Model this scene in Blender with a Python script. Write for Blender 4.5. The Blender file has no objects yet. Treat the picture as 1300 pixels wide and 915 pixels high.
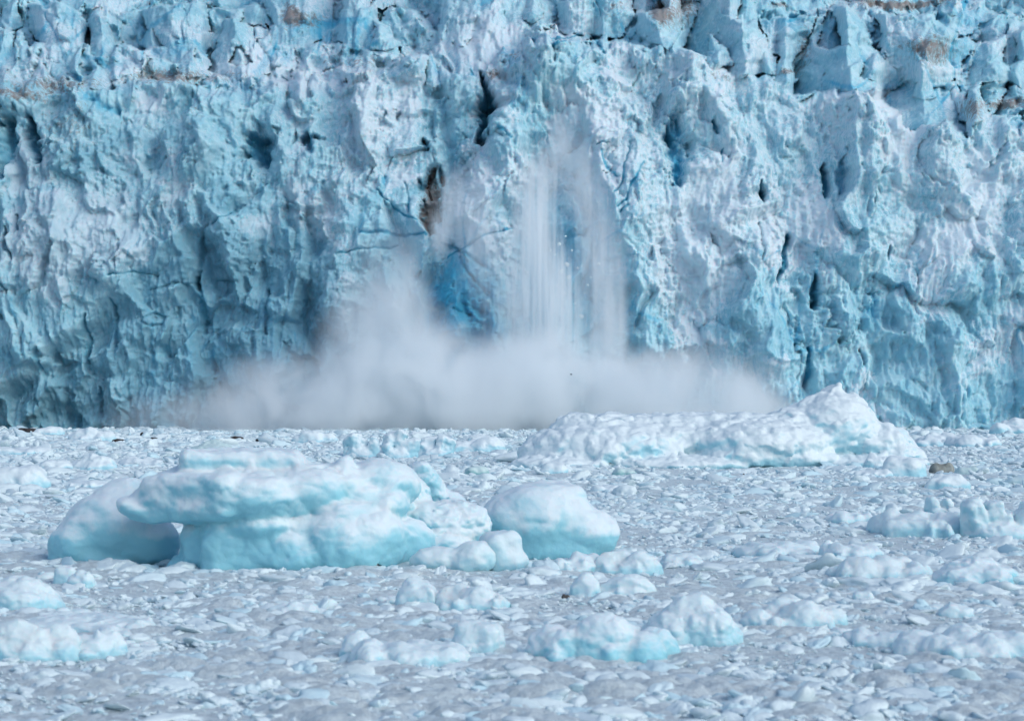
import bpy, bmesh, math, random, time
import numpy as np
T0 = time.time()
random.seed(7)
rng = np.random.default_rng(7)
SC = bpy.context.scene
COL = SC.collection

# ------------------------------------------------------------------ camera, sky, sun, exposure
F, CX, HOR, CH = 2426.0, 650.0, 505.0, 10.0          # focal length in photo pixels, centre column, horizon row, eye height (m)
cam = bpy.data.cameras.new('camera')
cam.sensor_width = 36.0
cam.lens = 36.0 * F / 1300.0
cam.shift_y = 47.5 / 1300.0
cam.dof.use_dof = True
cam.dof.focus_distance = 320.0
cam.dof.aperture_fstop = 0.8
cam.clip_start, cam.clip_end = 1.0, 6000.0
cam_o = bpy.data.objects.new('camera', cam)
cam_o.location = (0, 0, CH)
cam_o.rotation_euler = (math.radians(90), 0, 0)
COL.objects.link(cam_o)
SC.camera = cam_o

SUN_AZ, SUN_EL = math.radians(126), math.radians(38)  # azimuth clockwise from +Y (the glacier), so from the right
W = bpy.data.worlds.new('World')
SC.world = W
W.use_nodes = True
nt = W.node_tree
sky = nt.nodes.new('ShaderNodeTexSky')
sky.sky_type = 'NISHITA'
sky.sun_disc = False
sky.sun_elevation, sky.sun_rotation = SUN_EL, SUN_AZ
sky.air_density, sky.dust_density, sky.ozone_density = 1.0, 1.5, 0.4
bg = nt.nodes['Background']
bg.inputs['Strength'].default_value = 0.15
nt.links.new(sky.outputs[0], bg.inputs['Color'])
sun = bpy.data.lights.new('sun', 'SUN')
sun.energy, sun.angle, sun.color = 0.9, math.radians(45), (1.0, 0.985, 0.965)
sun_o = bpy.data.objects.new('sun', sun)
d = (math.sin(SUN_AZ) * math.cos(SUN_EL), math.cos(SUN_AZ) * math.cos(SUN_EL), math.sin(SUN_EL))
from mathutils import Vector
sun_o.rotation_euler = Vector(d).to_track_quat('Z', 'Y').to_euler()
COL.objects.link(sun_o)
vs = SC.view_settings
vs.view_transform, vs.look, vs.gamma, vs.exposure = 'Standard', 'None', 1.0, 0.2
SC.cycles.volume_bounces = 14
SC.cycles.max_bounces = 16
SC.cycles.volume_step_rate = 1.0
SC.cycles.volume_max_steps = 256

# ------------------------------------------------------------------ helpers
def dep(y): return F * CH / (y - HOR)                 # distance of a point of the water seen on photo row y
def WX(px, dd): return (px - CX) / F * dd
def WZ(py, dd): return CH + (HOR - py) / F * dd

def tag(o, label=None, cat=None, group=None, kind=None):
    if label: o['label'] = label
    if cat: o['category'] = cat
    if group: o['group'] = group
    if kind: o['kind'] = kind
    return o

def link(name, me, mat, parent=None, loc=(0, 0, 0), smooth=True):
    me.name = name
    if mat: me.materials.append(mat)
    if smooth: me.shade_smooth()
    o = bpy.data.objects.new(name, me)
    o.location = loc
    COL.objects.link(o)
    if parent: o.parent = parent
    return o

def mesh_np(name, V, Q):
    V = np.ascontiguousarray(V, dtype=np.float32); Q = np.ascontiguousarray(Q, dtype=np.int32)
    n = Q.shape[1]
    me = bpy.data.meshes.new(name)
    me.vertices.add(len(V)); me.vertices.foreach_set('co', V.ravel())
    me.loops.add(Q.size); me.loops.foreach_set('vertex_index', Q.ravel())
    me.polygons.add(len(Q)); me.polygons.foreach_set('loop_start', np.arange(0, Q.size, n, dtype=np.int32))
    me.update(calc_edges=True)
    return me

def attr(me, name, a):
    at = me.attributes.new(name, 'FLOAT', 'POINT')
    at.data.foreach_set('value', np.ascontiguousarray(a, dtype=np.float32).ravel())

def mesh_arrays(me):
    V = np.empty(len(me.vertices) * 3, np.float32); me.vertices.foreach_get('co', V)
    Q = np.empty(len(me.loops), np.int32); me.loops.foreach_get('vertex_index', Q)
    N = np.empty(len(me.vertices) * 3, np.float32); me.vertices.foreach_get('normal', N)
    B = np.empty(len(me.vertices), np.float32); me.attributes['blue'].data.foreach_get('value', B)
    return V.reshape(-1, 3), Q.reshape(-1, 4), N.reshape(-1, 3), B

def sub_mesh(name, V, q, N, fields):
    """a piece of a larger surface that keeps the larger surface's normals, so no seam shows"""
    u, inv = np.unique(q, return_inverse=True)
    me = mesh_np(name, V[u], inv.reshape(q.shape))
    for nme, a in fields.items(): attr(me, nme, a[u])
    me.shade_smooth()
    me.normals_split_custom_set_from_vertices(N[u])
    return me

# noise -------------------------------------------------------------
PERM = np.random.default_rng(3).permutation(1024).astype(np.int32)
PERM2 = np.concatenate([PERM, PERM])
G3 = np.random.default_rng(4).normal(size=(1024, 3)).astype(np.float32)
G3 /= np.linalg.norm(G3, axis=1, keepdims=True)
R01 = np.random.default_rng(5).random((1024, 6)).astype(np.float32)

def hsh(*idx):
    h = PERM[idx[0] & 1023]
    for i in idx[1:]:
        h = PERM2[(h + i) & 1023]
    return h

def perlin(x, y, z):
    x = np.asarray(x, np.float32); y = np.asarray(y, np.float32); z = np.asarray(z, np.float32)
    x, y, z = np.broadcast_arrays(x, y, z)
    xi = np.floor(x).astype(np.int32); yi = np.floor(y).astype(np.int32); zi = np.floor(z).astype(np.int32)
    xf = x - xi; yf = y - yi; zf = z - zi
    u = xf * xf * xf * (xf * (xf * 6 - 15) + 10); v = yf * yf * yf * (yf * (yf * 6 - 15) + 10); w = zf * zf * zf * (zf * (zf * 6 - 15) + 10)
    r = 0
    for a in (0, 1):
        for b in (0, 1):
            for c in (0, 1):
                g = G3[hsh(xi + a, yi + b, zi + c)]
                dt = g[..., 0] * (xf - a) + g[..., 1] * (yf - b) + g[..., 2] * (zf - c)
                r = r + dt * (u if a else 1 - u) * (v if b else 1 - v) * (w if c else 1 - w)
    return r * 1.5

def fbm(x, y, z, octv=4, gain=0.5):
    r = 0; a = 1.0; f = 1.0
    for i in range(octv):
        r = r + a * perlin(x * f + 17.3 * i, y * f + 5.1 * i, z * f + 9.7 * i)
        a *= gain; f *= 2.03
    return r

def ridged(x, y, z, octv=4, gain=0.5):
    r = 0; a = 1.0; f = 1.0; s = 0
    for i in range(octv):
        n = 1 - np.abs(perlin(x * f + 31.3 * i, y * f + 7.1 * i, z * f + 3.7 * i)) * 1.6
        r = r + a * n * np.abs(n); s += a
        a *= gain; f *= 2.07
    return r / s

def cells(x, z, seed, soft=0.12, tilt=1.0):
    """broken ice: every cell is a tilted facet at its own offset; returns height (-1..1) and the border distance"""
    xi = np.floor(x).astype(np.int32); zi = np.floor(z).astype(np.int32)
    f1 = np.full(x.shape, 9.0, np.float32); f2 = f1.copy(); h1 = np.zeros_like(f1); h2 = np.zeros_like(f1)
    for a in (-1, 0, 1):
        for b in (-1, 0, 1):
            h = hsh(xi + a, zi + b, np.int32(seed))
            rr = R01[h]
            dx = x - (xi + a + rr[..., 0]); dz = z - (zi + b + rr[..., 1])
            dd = dx * dx + dz * dz
            hh = (rr[..., 2] * 2 - 1) + tilt * ((rr[..., 3] * 2 - 1) * dx * 1.6 + (rr[..., 4] * 2 - 1) * dz * 1.6)
            c1 = dd < f1
            c2 = (~c1) & (dd < f2)
            f2 = np.where(c1, f1, np.where(c2, dd, f2)); h2 = np.where(c1, h1, np.where(c2, hh, h2))
            f1 = np.where(c1, dd, f1); h1 = np.where(c1, hh, h1)
    e = np.sqrt(f2) - np.sqrt(f1)
    t = np.clip(1 - e / soft, 0, 1) * 0.5
    return h1 * (1 - t) + h2 * t, e

def cell_ids(x, z, seed):
    """which block of a jointed mass a point belongs to: hash id, centre row, six random numbers"""
    xi = np.floor(x).astype(np.int32); zi = np.floor(z).astype(np.int32)
    f1 = np.full(x.shape, 9.0, np.float32); cz = np.zeros_like(f1); cx = np.zeros_like(f1)
    key = np.zeros(x.shape, np.int64); hh = np.zeros(x.shape, np.int32)
    for a in (-1, 0, 1):
        for b in (-1, 0, 1):
            h = hsh(xi + a, zi + b, np.int32(seed)); rr = R01[h]
            qx, qz = xi + a + rr[..., 0], zi + b + rr[..., 1]
            dd = (x - qx) ** 2 + (z - qz) ** 2
            c = dd < f1
            f1 = np.where(c, dd, f1); cz = np.where(c, qz, cz); cx = np.where(c, qx, cx); hh = np.where(c, h, hh)
            key = np.where(c, (xi + a + 500) * 1000 + (zi + b + 500), key)
    return key, cx, cz, hh

def sstep(a, b, x):
    t = np.clip((x - a) / (b - a), 0, 1)
    return t * t * (3 - 2 * t)

# materials -----------------------------------------------------------
class NT:
    def __init__(s, name):
        s.m = bpy.data.materials.new(name); s.m.use_nodes = True
        s.t = s.m.node_tree; s.n = s.t.nodes
        s.b = s.n['Principled BSDF']; s.out = s.n['Material Output']
    def new(s, typ, **kw):
        q = s.n.new(typ)
        for k, v in kw.items(): setattr(q, k, v)
        return q
    def lk(s, a, b): s.t.links.new(a, b)
    def val(s, q, key, v):
        if isinstance(v, bpy.types.NodeSocket): s.lk(v, q.inputs[key])
        else: q.inputs[key].default_value = v
    def math(s, op, a, b=None, clamp=False):
        q = s.new('ShaderNodeMath', operation=op, use_clamp=clamp)
        s.val(q, 0, a)
        if b is not None: s.val(q, 1, b)
        return q.outputs[0]
    def vmath(s, op, a, b=None):
        q = s.new('ShaderNodeVectorMath', operation=op)
        s.val(q, 0, a)
        if b is not None: s.val(q, 1, b)
        return q
    def mix(s, f, a, b):
        q = s.new('ShaderNodeMix', data_type='RGBA')
        s.val(q, 0, f); s.val(q, 6, a); s.val(q, 7, b)
        return q.outputs[2]
    def ramp(s, x, lo, hi, a=0.0, b=1.0):
        q = s.new('ShaderNodeMapRange', interpolation_type='SMOOTHSTEP')
        s.val(q, 0, x); s.val(q, 1, lo); s.val(q, 2, hi); s.val(q, 3, a); s.val(q, 4, b)
        return q.outputs[0]
    def noise(s, vec, scale, detail=4, rough=0.55, dist=0.0):
        q = s.new('ShaderNodeTexNoise')
        s.lk(vec, q.inputs['Vector']); q.inputs['Scale'].default_value = scale
        q.inputs['Detail'].default_value = detail; q.inputs['Roughness'].default_value = rough; q.inputs['Distortion'].default_value = dist
        return q.outputs['Fac']
    def attr(s, name):
        q = s.new('ShaderNodeAttribute', attribute_name=name)
        return q.outputs['Fac']
    def bump(s, h, strength, dist, normal=None):
        q = s.new('ShaderNodeBump')
        s.lk(h, q.inputs['Height']); q.inputs['Strength'].default_value = strength; q.inputs['Distance'].default_value = dist
        if normal: s.lk(normal, q.inputs['Normal'])
        return q.outputs[0]

def C(r, g, b): return (r, g, b, 1.0)

def mat_glacier():
    k = NT('glacier_ice')
    pos = k.new('ShaderNodeNewGeometry').outputs['Position']
    st = k.vmath('MULTIPLY', pos, (1, 1, 0.16)).outputs[0]
    n1 = k.noise(pos, 0.09, 6, 0.65); n2 = k.noise(st, 0.45, 6, 0.65, 0.4); n3 = k.noise(pos, 0.7, 7, 0.72); n4 = k.noise(st, 1.1, 5, 0.65)
    ice = k.mix(k.ramp(n1, 0.35, 0.65), C(0.25, 0.53, 0.655), C(0.42, 0.68, 0.775))
    sn = k.math('ADD', k.attr('snow'), k.math('MULTIPLY', k.math('SUBTRACT', n3, 0.5), 1.8))
    sn = k.math('ADD', sn, k.math('MULTIPLY', k.math('SUBTRACT', n4, 0.5), 1.4))
    c = k.mix(k.ramp(sn, 0.15, 0.75), ice, C(0.59, 0.735, 0.82))
    bl = k.math('ADD', k.attr('blue'), k.math('MULTIPLY', k.math('SUBTRACT', n2, 0.5), 1.1))
    c = k.mix(k.ramp(bl, 0.15, 0.95), c, C(0.08, 0.43, 0.63))
    c = k.mix(k.math('MULTIPLY', k.attr('grey'), k.ramp(n1, 0.25, 0.7, 1.0, 0.3)), c, C(0.18, 0.39, 0.50))  # grey field mixes the left wall's shade into the ice colour
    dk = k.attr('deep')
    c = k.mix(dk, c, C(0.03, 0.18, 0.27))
    di = k.math('ADD', k.attr('dirt'), k.math('MULTIPLY', k.math('SUBTRACT', k.noise(pos, 0.45, 8, 0.75), 0.5), 3.4))
    c = k.mix(k.ramp(k.math('MULTIPLY', di, k.ramp(k.attr('dirt'), 0.0, 0.3)), 0.3, 1.0, 0, 0.85), c, C(0.22, 0.18, 0.165))
    k.lk(c, k.b.inputs['Base Color'])
    k.b.inputs['Roughness'].default_value = 0.62
    k.b.inputs['Specular IOR Level'].default_value = 0.25
    k.b.inputs['Subsurface Weight'].default_value = 0.6
    k.b.inputs['Subsurface Radius'].default_value = (0.3, 0.9, 1.0)
    k.b.inputs['Subsurface Scale'].default_value = 1.2
    h = k.math('ADD', k.noise(pos, 0.8, 7, 0.65), k.math('MULTIPLY', n4, 0.6))
    h2 = k.noise(pos, 3.0, 6, 0.7)
    k.lk(k.bump(h2, 0.4, 0.4, k.bump(h, 0.4, 1.0)), k.b.inputs['Normal'])
    return k.m

def mat_berg(name, white, blue, sss=0.35, bias=0.0, fine=1.0, scale=1.0):
    """weathered bubbly white crust on what faces up, clear bluer ice on steep and undercut faces"""
    k = NT(name)
    tc = k.new('ShaderNodeTexCoord').outputs['Object']
    g = k.new('ShaderNodeNewGeometry')
    nz = k.new('ShaderNodeSeparateXYZ'); k.lk(g.outputs['Normal'], nz.inputs[0])
    n1 = k.noise(tc, 0.28 * scale, 5, 0.6, 0.8); n2 = k.noise(tc, 2.2 * scale, 5, 0.6)
    f = k.math('ADD', nz.outputs['Z'], k.math('MULTIPLY', k.math('SUBTRACT', n1, 0.5), 3.4))
    f = k.math('SUBTRACT', f, k.math('MULTIPLY', k.attr('blue'), 1.6))
    f = k.ramp(k.math('ADD', f, bias), -0.55, 0.75)
    c = k.mix(f, C(*blue), C(*white))
    k.lk(c, k.b.inputs['Base Color'])
    k.b.inputs['Roughness'].default_value = 0.5
    k.b.inputs['Specular IOR Level'].default_value = 0.3
    k.b.inputs['Subsurface Weight'].default_value = sss
    k.b.inputs['Subsurface Radius'].default_value = (0.25, 0.8, 1.0)
    k.b.inputs['Subsurface Scale'].default_value = 0.6
    h = k.math('ADD', k.noise(tc, 0.9 * scale, 5, 0.5), k.math('MULTIPLY', n2, 0.15))
    vo = k.new('ShaderNodeTexVoronoi', feature='SMOOTH_F1'); vo.inputs['Scale'].default_value = 0.9 * scale
    wn = k.new('ShaderNodeTexNoise'); k.lk(tc, wn.inputs['Vector']); wn.inputs['Scale'].default_value = 0.8
    wv = k.vmath('ADD', tc, wn.outputs['Color']).outputs[0]
    k.lk(wv, vo.inputs['Vector'])
    h = k.math('ADD', h, k.math('MULTIPLY', vo.outputs['Distance'], 0.45))
    k.lk(k.bump(h, 0.3 * fine, 0.5), k.b.inputs['Normal'])
    return k.m

def mat_chunk(name, white, blue, p_blue):
    k = NT(name)
    tc = k.new('ShaderNodeTexCoord').outputs['Object']
    oi = k.new('ShaderNodeObjectInfo').outputs['Random']
    g = k.new('ShaderNodeNewGeometry')
    nz = k.new('ShaderNodeSeparateXYZ'); k.lk(g.outputs['Normal'], nz.inputs[0])
    pick = k.ramp(oi, 1 - p_blue, 1.0)
    c = k.mix(pick, C(*white), C(*blue))
    c = k.mix(k.ramp(k.noise(tc, 1.5, 4, 0.6), 0.35, 0.75, 0, 0.35), c, C(0.47, 0.59, 0.67))
    k.lk(c, k.b.inputs['Base Color'])
    k.b.inputs['Roughness'].default_value = 0.55
    k.b.inputs['Specular IOR Level'].default_value = 0.25
    k.lk(k.bump(k.noise(tc, 2.5, 5, 0.6), 0.3, 0.2), k.b.inputs['Normal'])
    return k.m

def mat_slush():
    k = NT('grey_slush')
    pos = k.new('ShaderNodeNewGeometry').outputs['Position']
    n1 = k.noise(pos, 0.12, 5, 0.6); n2 = k.noise(pos, 1.8, 6, 0.7)
    c = k.mix(k.ramp(n2, 0.36, 0.6), C(0.47, 0.56, 0.60), C(0.645, 0.765, 0.805))
    c = k.mix(k.ramp(n1, 0.4, 0.7, 0, 0.4), c, C(0.52, 0.64, 0.69))
    k.lk(c, k.b.inputs['Base Color'])
    k.b.inputs['Roughness'].default_value = 0.6
    k.b.inputs['Specular IOR Level'].default_value = 0.25
    k.lk(k.bump(k.noise(pos, 2.5, 7, 0.7), 0.8, 0.3), k.b.inputs['Normal'])
    return k.m

def mat_plain(name, col, rough=0.7, var=0.3, scale=2.0):
    k = NT(name)
    tc = k.new('ShaderNodeTexCoord').outputs['Object']
    n = k.noise(tc, scale, 5, 0.6)
    c = k.mix(k.ramp(n, 0.3, 0.7), C(*[x * (1 - var) for x in col]), C(*[min(1, x * (1 + var)) for x in col]))
    k.lk(c, k.b.inputs['Base Color'])
    k.b.inputs['Roughness'].default_value = rough
    k.lk(k.bump(k.noise(tc, scale * 2, 5, 0.6), 0.5, 0.2), k.b.inputs['Normal'])
    return k.m

M_GL = mat_glacier()
M_BERG = mat_berg('berg_ice', (0.64, 0.76, 0.81), (0.27, 0.59, 0.69))
M_FLOE = mat_berg('floe_ice', (0.61, 0.74, 0.785), (0.37, 0.64, 0.73), bias=0.3)
M_FAR = mat_berg('far_floe_ice', (0.66, 0.775, 0.82), (0.34, 0.63, 0.73), sss=0.0, bias=0.3, fine=1.3, scale=0.8)
M_GREEN = mat_berg('green_ice', (0.50, 0.66, 0.68), (0.22, 0.44, 0.47), sss=0.0)
M_CHUNK = mat_chunk('brash_ice', (0.635, 0.765, 0.805), (0.50, 0.71, 0.785), 0.4)
M_SLUSH = mat_slush()
M_DIRTY = mat_plain('dirty_ice', (0.06, 0.06, 0.06), 0.8, 0.45, 1.5)
M_ROCK = mat_plain('dark_rock', (0.030, 0.026, 0.026), 0.9, 0.4, 0.3)
M_GREY = mat_plain('grey_ice', (0.22, 0.25, 0.235), 0.7, 0.4, 0.8)
k = NT('fjord_water')
k.b.inputs['Base Color'].default_value = C(0.03, 0.06, 0.075)
k.b.inputs['Roughness'].default_value = 0.12
pos = k.new('ShaderNodeNewGeometry').outputs['Position']
k.lk(k.bump(k.noise(pos, 0.8, 5, 0.6), 0.3, 0.3), k.b.inputs['Normal'])
M_WATER = k.m

# ------------------------------------------------------------------ water and slush (setting)
def plane(name, x0, x1, y0, y1, z, mat):
    me = bpy.data.meshes.new(name)
    me.from_pydata([(x0, y0, z), (x1, y0, z), (x1, y1, z), (x0, y1, z)], [], [(0, 1, 2, 3)])
    return link(name, me, mat)
tag(plane('water', -3000, 3000, -3000, 1200, -0.25, M_WATER), kind='structure')

def slush_sheet():
    dd = np.concatenate([np.linspace(12, 40, 60), 1 / np.linspace(1 / 40, 1 / 600, 620)[1:]])
    u = np.linspace(-0.40, 0.40, 620)
    D, U = np.meshgrid(dd, u, indexing='ij')
    X = D * U; Y = D
    def puffs(L, seed):
        xi = np.floor(X / L).astype(np.int32); yi = np.floor(Y / L).astype(np.int32); h = np.zeros_like(X)
        for a in (-1, 0, 1):
            for b in (-1, 0, 1):
                rr = R01[hsh(xi + a, yi + b, np.int32(seed))]
                dx = X / L - (xi + a + rr[..., 0]); dy = Y / L - (yi + b + rr[..., 1]); q = .3 + .6 * rr[..., 2]
                h = np.maximum(h, np.sqrt(np.clip(q * q - dx * dx - dy * dy, 0, None)) * (.4 + .6 * rr[..., 3]))
        return h
    lum = sstep(-.4, .25, fbm(X / 14, Y / 14, 77.0, 3))
    Z = 0.08 * fbm(X / 3.0, Y / 4.0, 0, 4, 0.6) + 0.24 * fbm(X / 12, Y / 14, 4.0, 3) + 0.06 + lum * (0.45 * puffs(1.5, 5) * (1 - sstep(150, 260, D)) + .25 * puffs(.7, 9) * (1 - sstep(80, 140, D)) + 0.5 * puffs(3.0, 15) * sstep(120, 260, D) * .6)
    near = 1 - sstep(80, 300, D)
    Z = Z + 0.05 * near * fbm(X / 0.6, Y / 0.6, 2.0, 3, 0.6)
    nr, nc = X.shape
    I = np.arange(nr * nc).reshape(nr, nc)
    Q = np.stack([I[:-1, :-1], I[:-1, 1:], I[1:, 1:], I[1:, :-1]], -1).reshape(-1, 4)
    return mesh_np('slush', np.stack([X, Y, Z], -1).reshape(-1, 3), Q)
tag(link('slush', slush_sheet(), M_SLUSH), 'grey slush of ice crumbs lying on the water between the floes', kind='stuff')

# ------------------------------------------------------------------ the glacier
PX0, PX1, PY0, PY1 = -150, 1450, 566, -150
px = np.arange(PX0, PX1 + 1, 1.45, dtype=np.float32)
py = np.arange(PY0, PY1 - 1, -1.35, dtype=np.float32)
PYg, PXg = np.meshgrid(py, px, indexing='ij')
crest_x = [-150, 0, 60, 200, 330, 420, 480, 560, 610, 650, 700, 740, 800, 870, 930, 1000, 1060, 1130, 1200, 1230, 1300, 1450]
crest_y = [120, 118, 108, 112, 120, 118, 92, 98, 90, 62, 62, 58, 66, 66, 80, 118, 122, 112, 120, 148, 160, 160]
YC = np.interp(px, crest_x, crest_y).astype(np.float32)[None, :]
# smooth wander so the crest is not a polyline
YC = YC + 20 * fbm(px / 70, 0 * px, 0 * px + 2.2, 5, .6)[None, :]
t = np.clip((548 - PYg) / (548 - YC), 0, 1.0)
up = np.clip(YC - PYg, 0, None)
upw = sstep(-6, 10, YC - PYg)                      # 1 on the upper glacier
RX, RZ = (PXg - CX) * 0.25, (HOR - PYg) * 0.25      # metres on the front
wx = fbm(RX / 22, RZ / 22, 1.0, 3) ; wz = fbm(RX / 22, RZ / 22, 8.0, 3)
jx = fbm(RX / 5, RZ / 5, 13.0, 4, 0.6); jz = fbm(RX / 5, RZ / 5, 19.0, 4, 0.6)
WXg, WZg = RX + 4 * wx, RZ + 4 * wz
# the icefall behind the crest breaks into seracs: steep fronted blocks stepping back and up
KX, KZ = 62.0, 48.0
skey, scx, scz, sh = cell_ids((PXg + 14 * wx + 6 * jx) / KX, (PYg + 12 * wz + 5 * jz) / KZ, 71)
scz = scz * KZ; scx = scx * KX
sr = R01[sh]
ctr = np.clip(np.interp(scx, crest_x, crest_y) - scz, 0, None)
sub1, _ = cells((PXg + 6 * wx + 6 * jx) / 22, (PYg + 6 * wz + 6 * jz) / 27, 91, 0.35, 1.6)
sub2, _ = cells((PXg + 3 * wx + 4 * jx) / 10, (PYg + 3 * wz + 4 * jz) / 12, 97, 0.35, 1.6)
sub = 3.0 * sub1 + 1.4 * sub2
blk = 1.15 * ctr + 0.45 * (scz - PYg) + 1.0 * sub + (sr[..., 3] * 2 - 1) * 18 * (PXg - scx) / KX + (sr[..., 4] * 2 - 1) * 5 + 9 * np.abs(PXg - scx) / KX * (sr[..., 5] > .4)
own = np.zeros(PXg.shape, np.float32)
SPIRES = []
srng = random.Random(21)
for i in range(28):
    x = -120 + 1540 * (i + srng.random()) / 28
    yc_ = float(np.interp(x, crest_x, crest_y))
    yb = yc_ + srng.choice((6, 2, -16, -34, -60, -85)) + srng.uniform(-5, 5)
    if yb < -10: yb = srng.uniform(20, 60)
    h_, w_ = srng.uniform(16, 60), srng.uniform(9, 22)
    ax_ = x + srng.uniform(-.6, .6) * w_
    SPIRES.append(([(x - w_, yb), (x - w_ * .55, yb - h_ * .6), (ax_ - w_ * .2, yb - h_), (ax_ + w_ * .12, yb - h_ * .96), (x + w_ * .6, yb - h_ * .5), (x + w_ * 1.05, yb), (x, yb + 5)], ax_, x + srng.uniform(-.3, .3) * w_, srng.uniform(14, 26), srng.uniform(2, 9)))
def in_poly(x, y, P):
    m = np.zeros(x.shape, bool); n = len(P)
    for i in range(n):
        (x0, y0), (x1, y1) = P[i], P[(i + 1) % n]
        if y0 == y1: continue
        m ^= ((y0 > y) != (y1 > y)) & (x < (x1 - x0) * (y - y0) / (y1 - y0) + x0)
    return m
# the seracs that stand out, outline and ridge line read off the photograph
for i, (poly, rt, rb, fold, fwd) in enumerate((
        ([(905, -60), (948, -60), (950, -20), (962, 30), (992, 92), (930, 94), (866, 62), (885, 20)], 930, 948, 26, 14),
        ([(1040, 14), (1062, 6), (1082, 10), (1095, 30), (1112, 60), (1152, 108), (1100, 118), (1060, 112), (1008, 120), (1004, 95), (1025, 60)], 1068, 1082, 24, 14),
        ([(562, -40), (690, -40), (702, 40), (662, 62), (640, 62), (606, 102), (578, 96), (556, 60)], 640, 600, 7, 6),
        ([(262, 88), (285, 28), (300, 20), (326, 50), (352, 92), (300, 100)], 298, 305, 20, 8),
        ([(-60, 36), (17, 42), (20, 84), (-60, 96)], 0, 0, 5, 4), ([(23, 38), (30, 42), (40, 72), (24, 84)], 26, 30, 18, 8),
        ([(1118, 124), (1150, 104), (1198, 112), (1226, 150), (1230, 195), (1150, 195), (1142, 150)], 1165, 1185, 14, 10),
        ([(1226, 110), (1238, 56), (1262, 48), (1310, 36), (1310, 112), (1260, 104)], 1250, 1262, 12, 6),
        ([(428, 54), (440, -30), (476, -30), (482, 28), (456, 66)], 458, 450, 10, 6),
        ([(964, 22), (1036, 22), (1022, 58), (1002, 86), (975, 62)], 1000, 990, 6, 2),
        ([(700, -30), (800, -30), (806, 20), (790, 48), (712, 44)], 752, 740, 8, 4),
        ([(806, -40), (866, -40), (864, 40), (848, 66), (810, 46)], 838, 830, 9, 3),
        ([(40, 8), (86, 2), (112, 30), (104, 62), (60, 66), (38, 40)], 78, 70, 8, 6), ([(112, 26), (128, 10), (150, 60), (140, 74), (116, 70)], 128, 132, 16, 9),
        ([(330, -30), (425, -30), (420, 40), (390, 62), (345, 56)], 380, 372, 8, 3),
        ([(1112, 20), (1180, 18), (1222, 50), (1220, 100), (1156, 106), (1118, 62)], 1160, 1180, 5, 1),
        ([(180, 10), (262, 2), (268, 60), (230, 84), (188, 70)], 222, 228, 9, 4)) + tuple(SPIRES)):
    ex, ey = PXg + 3 * jx, PYg + 3 * jz
    m = in_poly(ex, ey, poly) & (PYg < YC + 40)
    yb = max(p[1] for p in poly); yt = min(p[1] for p in poly); xb = np.mean([p[0] for p in poly])
    rx_ = rb + (rt - rb) * np.clip((yb - PYg) / (yb - yt), 0, 1)
    c0 = max(0, np.interp(xb, crest_x, crest_y) - yb) * 1.15
    f = c0 + 0.5 * (yb - PYg) + fold * np.abs(PXg - rx_) / 40 + fold * .3 * (PXg < rx_) * np.abs(PXg - rx_) / 40 - fwd * .4 + .35 * sub
    blk = np.where(m, f, blk); skey = np.where(m, 90000000 + i, skey); own = np.where(m, 1, own)
    upw = np.where(m, 1, upw)
DB = 604 + 16 * t + 26 * t * t + upw * np.maximum(blk, -14)
acc = np.maximum.accumulate(DB, axis=0) - 2.5
for i in range(3): acc = (np.roll(acc, 1, 1) + acc * 2 + np.roll(acc, -1, 1) + np.roll(acc, 3, 1) + np.roll(acc, -3, 1)) / 6
DB = np.maximum(DB, acc)   # nothing up there overhangs what is below it
sc = (1 + 0 * DB).astype(np.float32)
low = sstep(250, 440, PYg + 30 * wx) * (1 - upw)              # fluted wall above the water

big = ridged(WXg / 46 + 3.1, WZg / 120, 0.5, 3) - 0.35
rib = ridged(WXg / 15, WZg / 40, 7.5, 4) - 0.35
c30, e30 = cells(WXg / 13, WZg / 24, 11, 0.25, 1.3)
c12, e12 = cells(RX / 8.0 + wx * .8 + .12 * jx, RZ / 11 + wz * .8 + .12 * jz, 17, 0.15, 1.5)
c8, e8 = cells(RX / 4.2 + wx * .8 + .2 * jx, RZ / 5.0 + wz * .8 + .2 * jz, 23, 0.18, 1.5)
c3, e3 = cells(RX / 1.7 + wx + .3 * jx, RZ / 1.9 + wz + .3 * jz, 37, 0.25, 1.5)
fine = fbm(RX / 2.2, RZ / 2.6, 3.0, 4, 0.65)
crag = ridged(RX / 3.5 + jx * .3, RZ / 4.0 + jz * .3, 44.0, 4, .6) - .35
flute = ridged((RX + 0.6 * wx + .45 * jx) / 2.6, RZ / 20, 5.0 + .3 * wz, 4, 0.6) - .35
mid = fbm(WXg / 9, WZg / 9, 11.0, 5, 0.58)
rubble = 0.4 + 0.6 * sstep(-0.3, 0.35, fbm(RX / 30, RZ / 30, 21.0, 3))
fresh = np.clip(sstep(0.0, .8, 1 - (((PXg - 590) / 70) ** 2 + ((PYg - 390) / 120) ** 2)) + sstep(0, .8, 1 - (((PXg - 735) / 70) ** 2 + ((PYg - 340) / 140) ** 2))
                + .8 * sstep(0, .8, 1 - (((PXg - 500) / 60) ** 2 + ((PYg - 275) / 60) ** 2)) + .7 * sstep(0, .8, 1 - (((PXg - 862) / 30) ** 2 + ((PYg - 190) / 50) ** 2)), 0, 1)
apron = sstep(0.05, 0.5, fbm(RX / 20 + .3 * jx, RZ / 34, 61.0, 4)) * (1 - upw)          # old snow and crumbs lying on the ledges
rough = (1 - .75 * fresh) * (1 - .6 * apron) * (1 - .45 * low * sstep(780, 1000, PXg))
DISP = 9 * big + 6 * rib + 3.4 * c30 + (2.2 * c12 + 0.9 * mid) * (1 - .5 * fresh)
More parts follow.
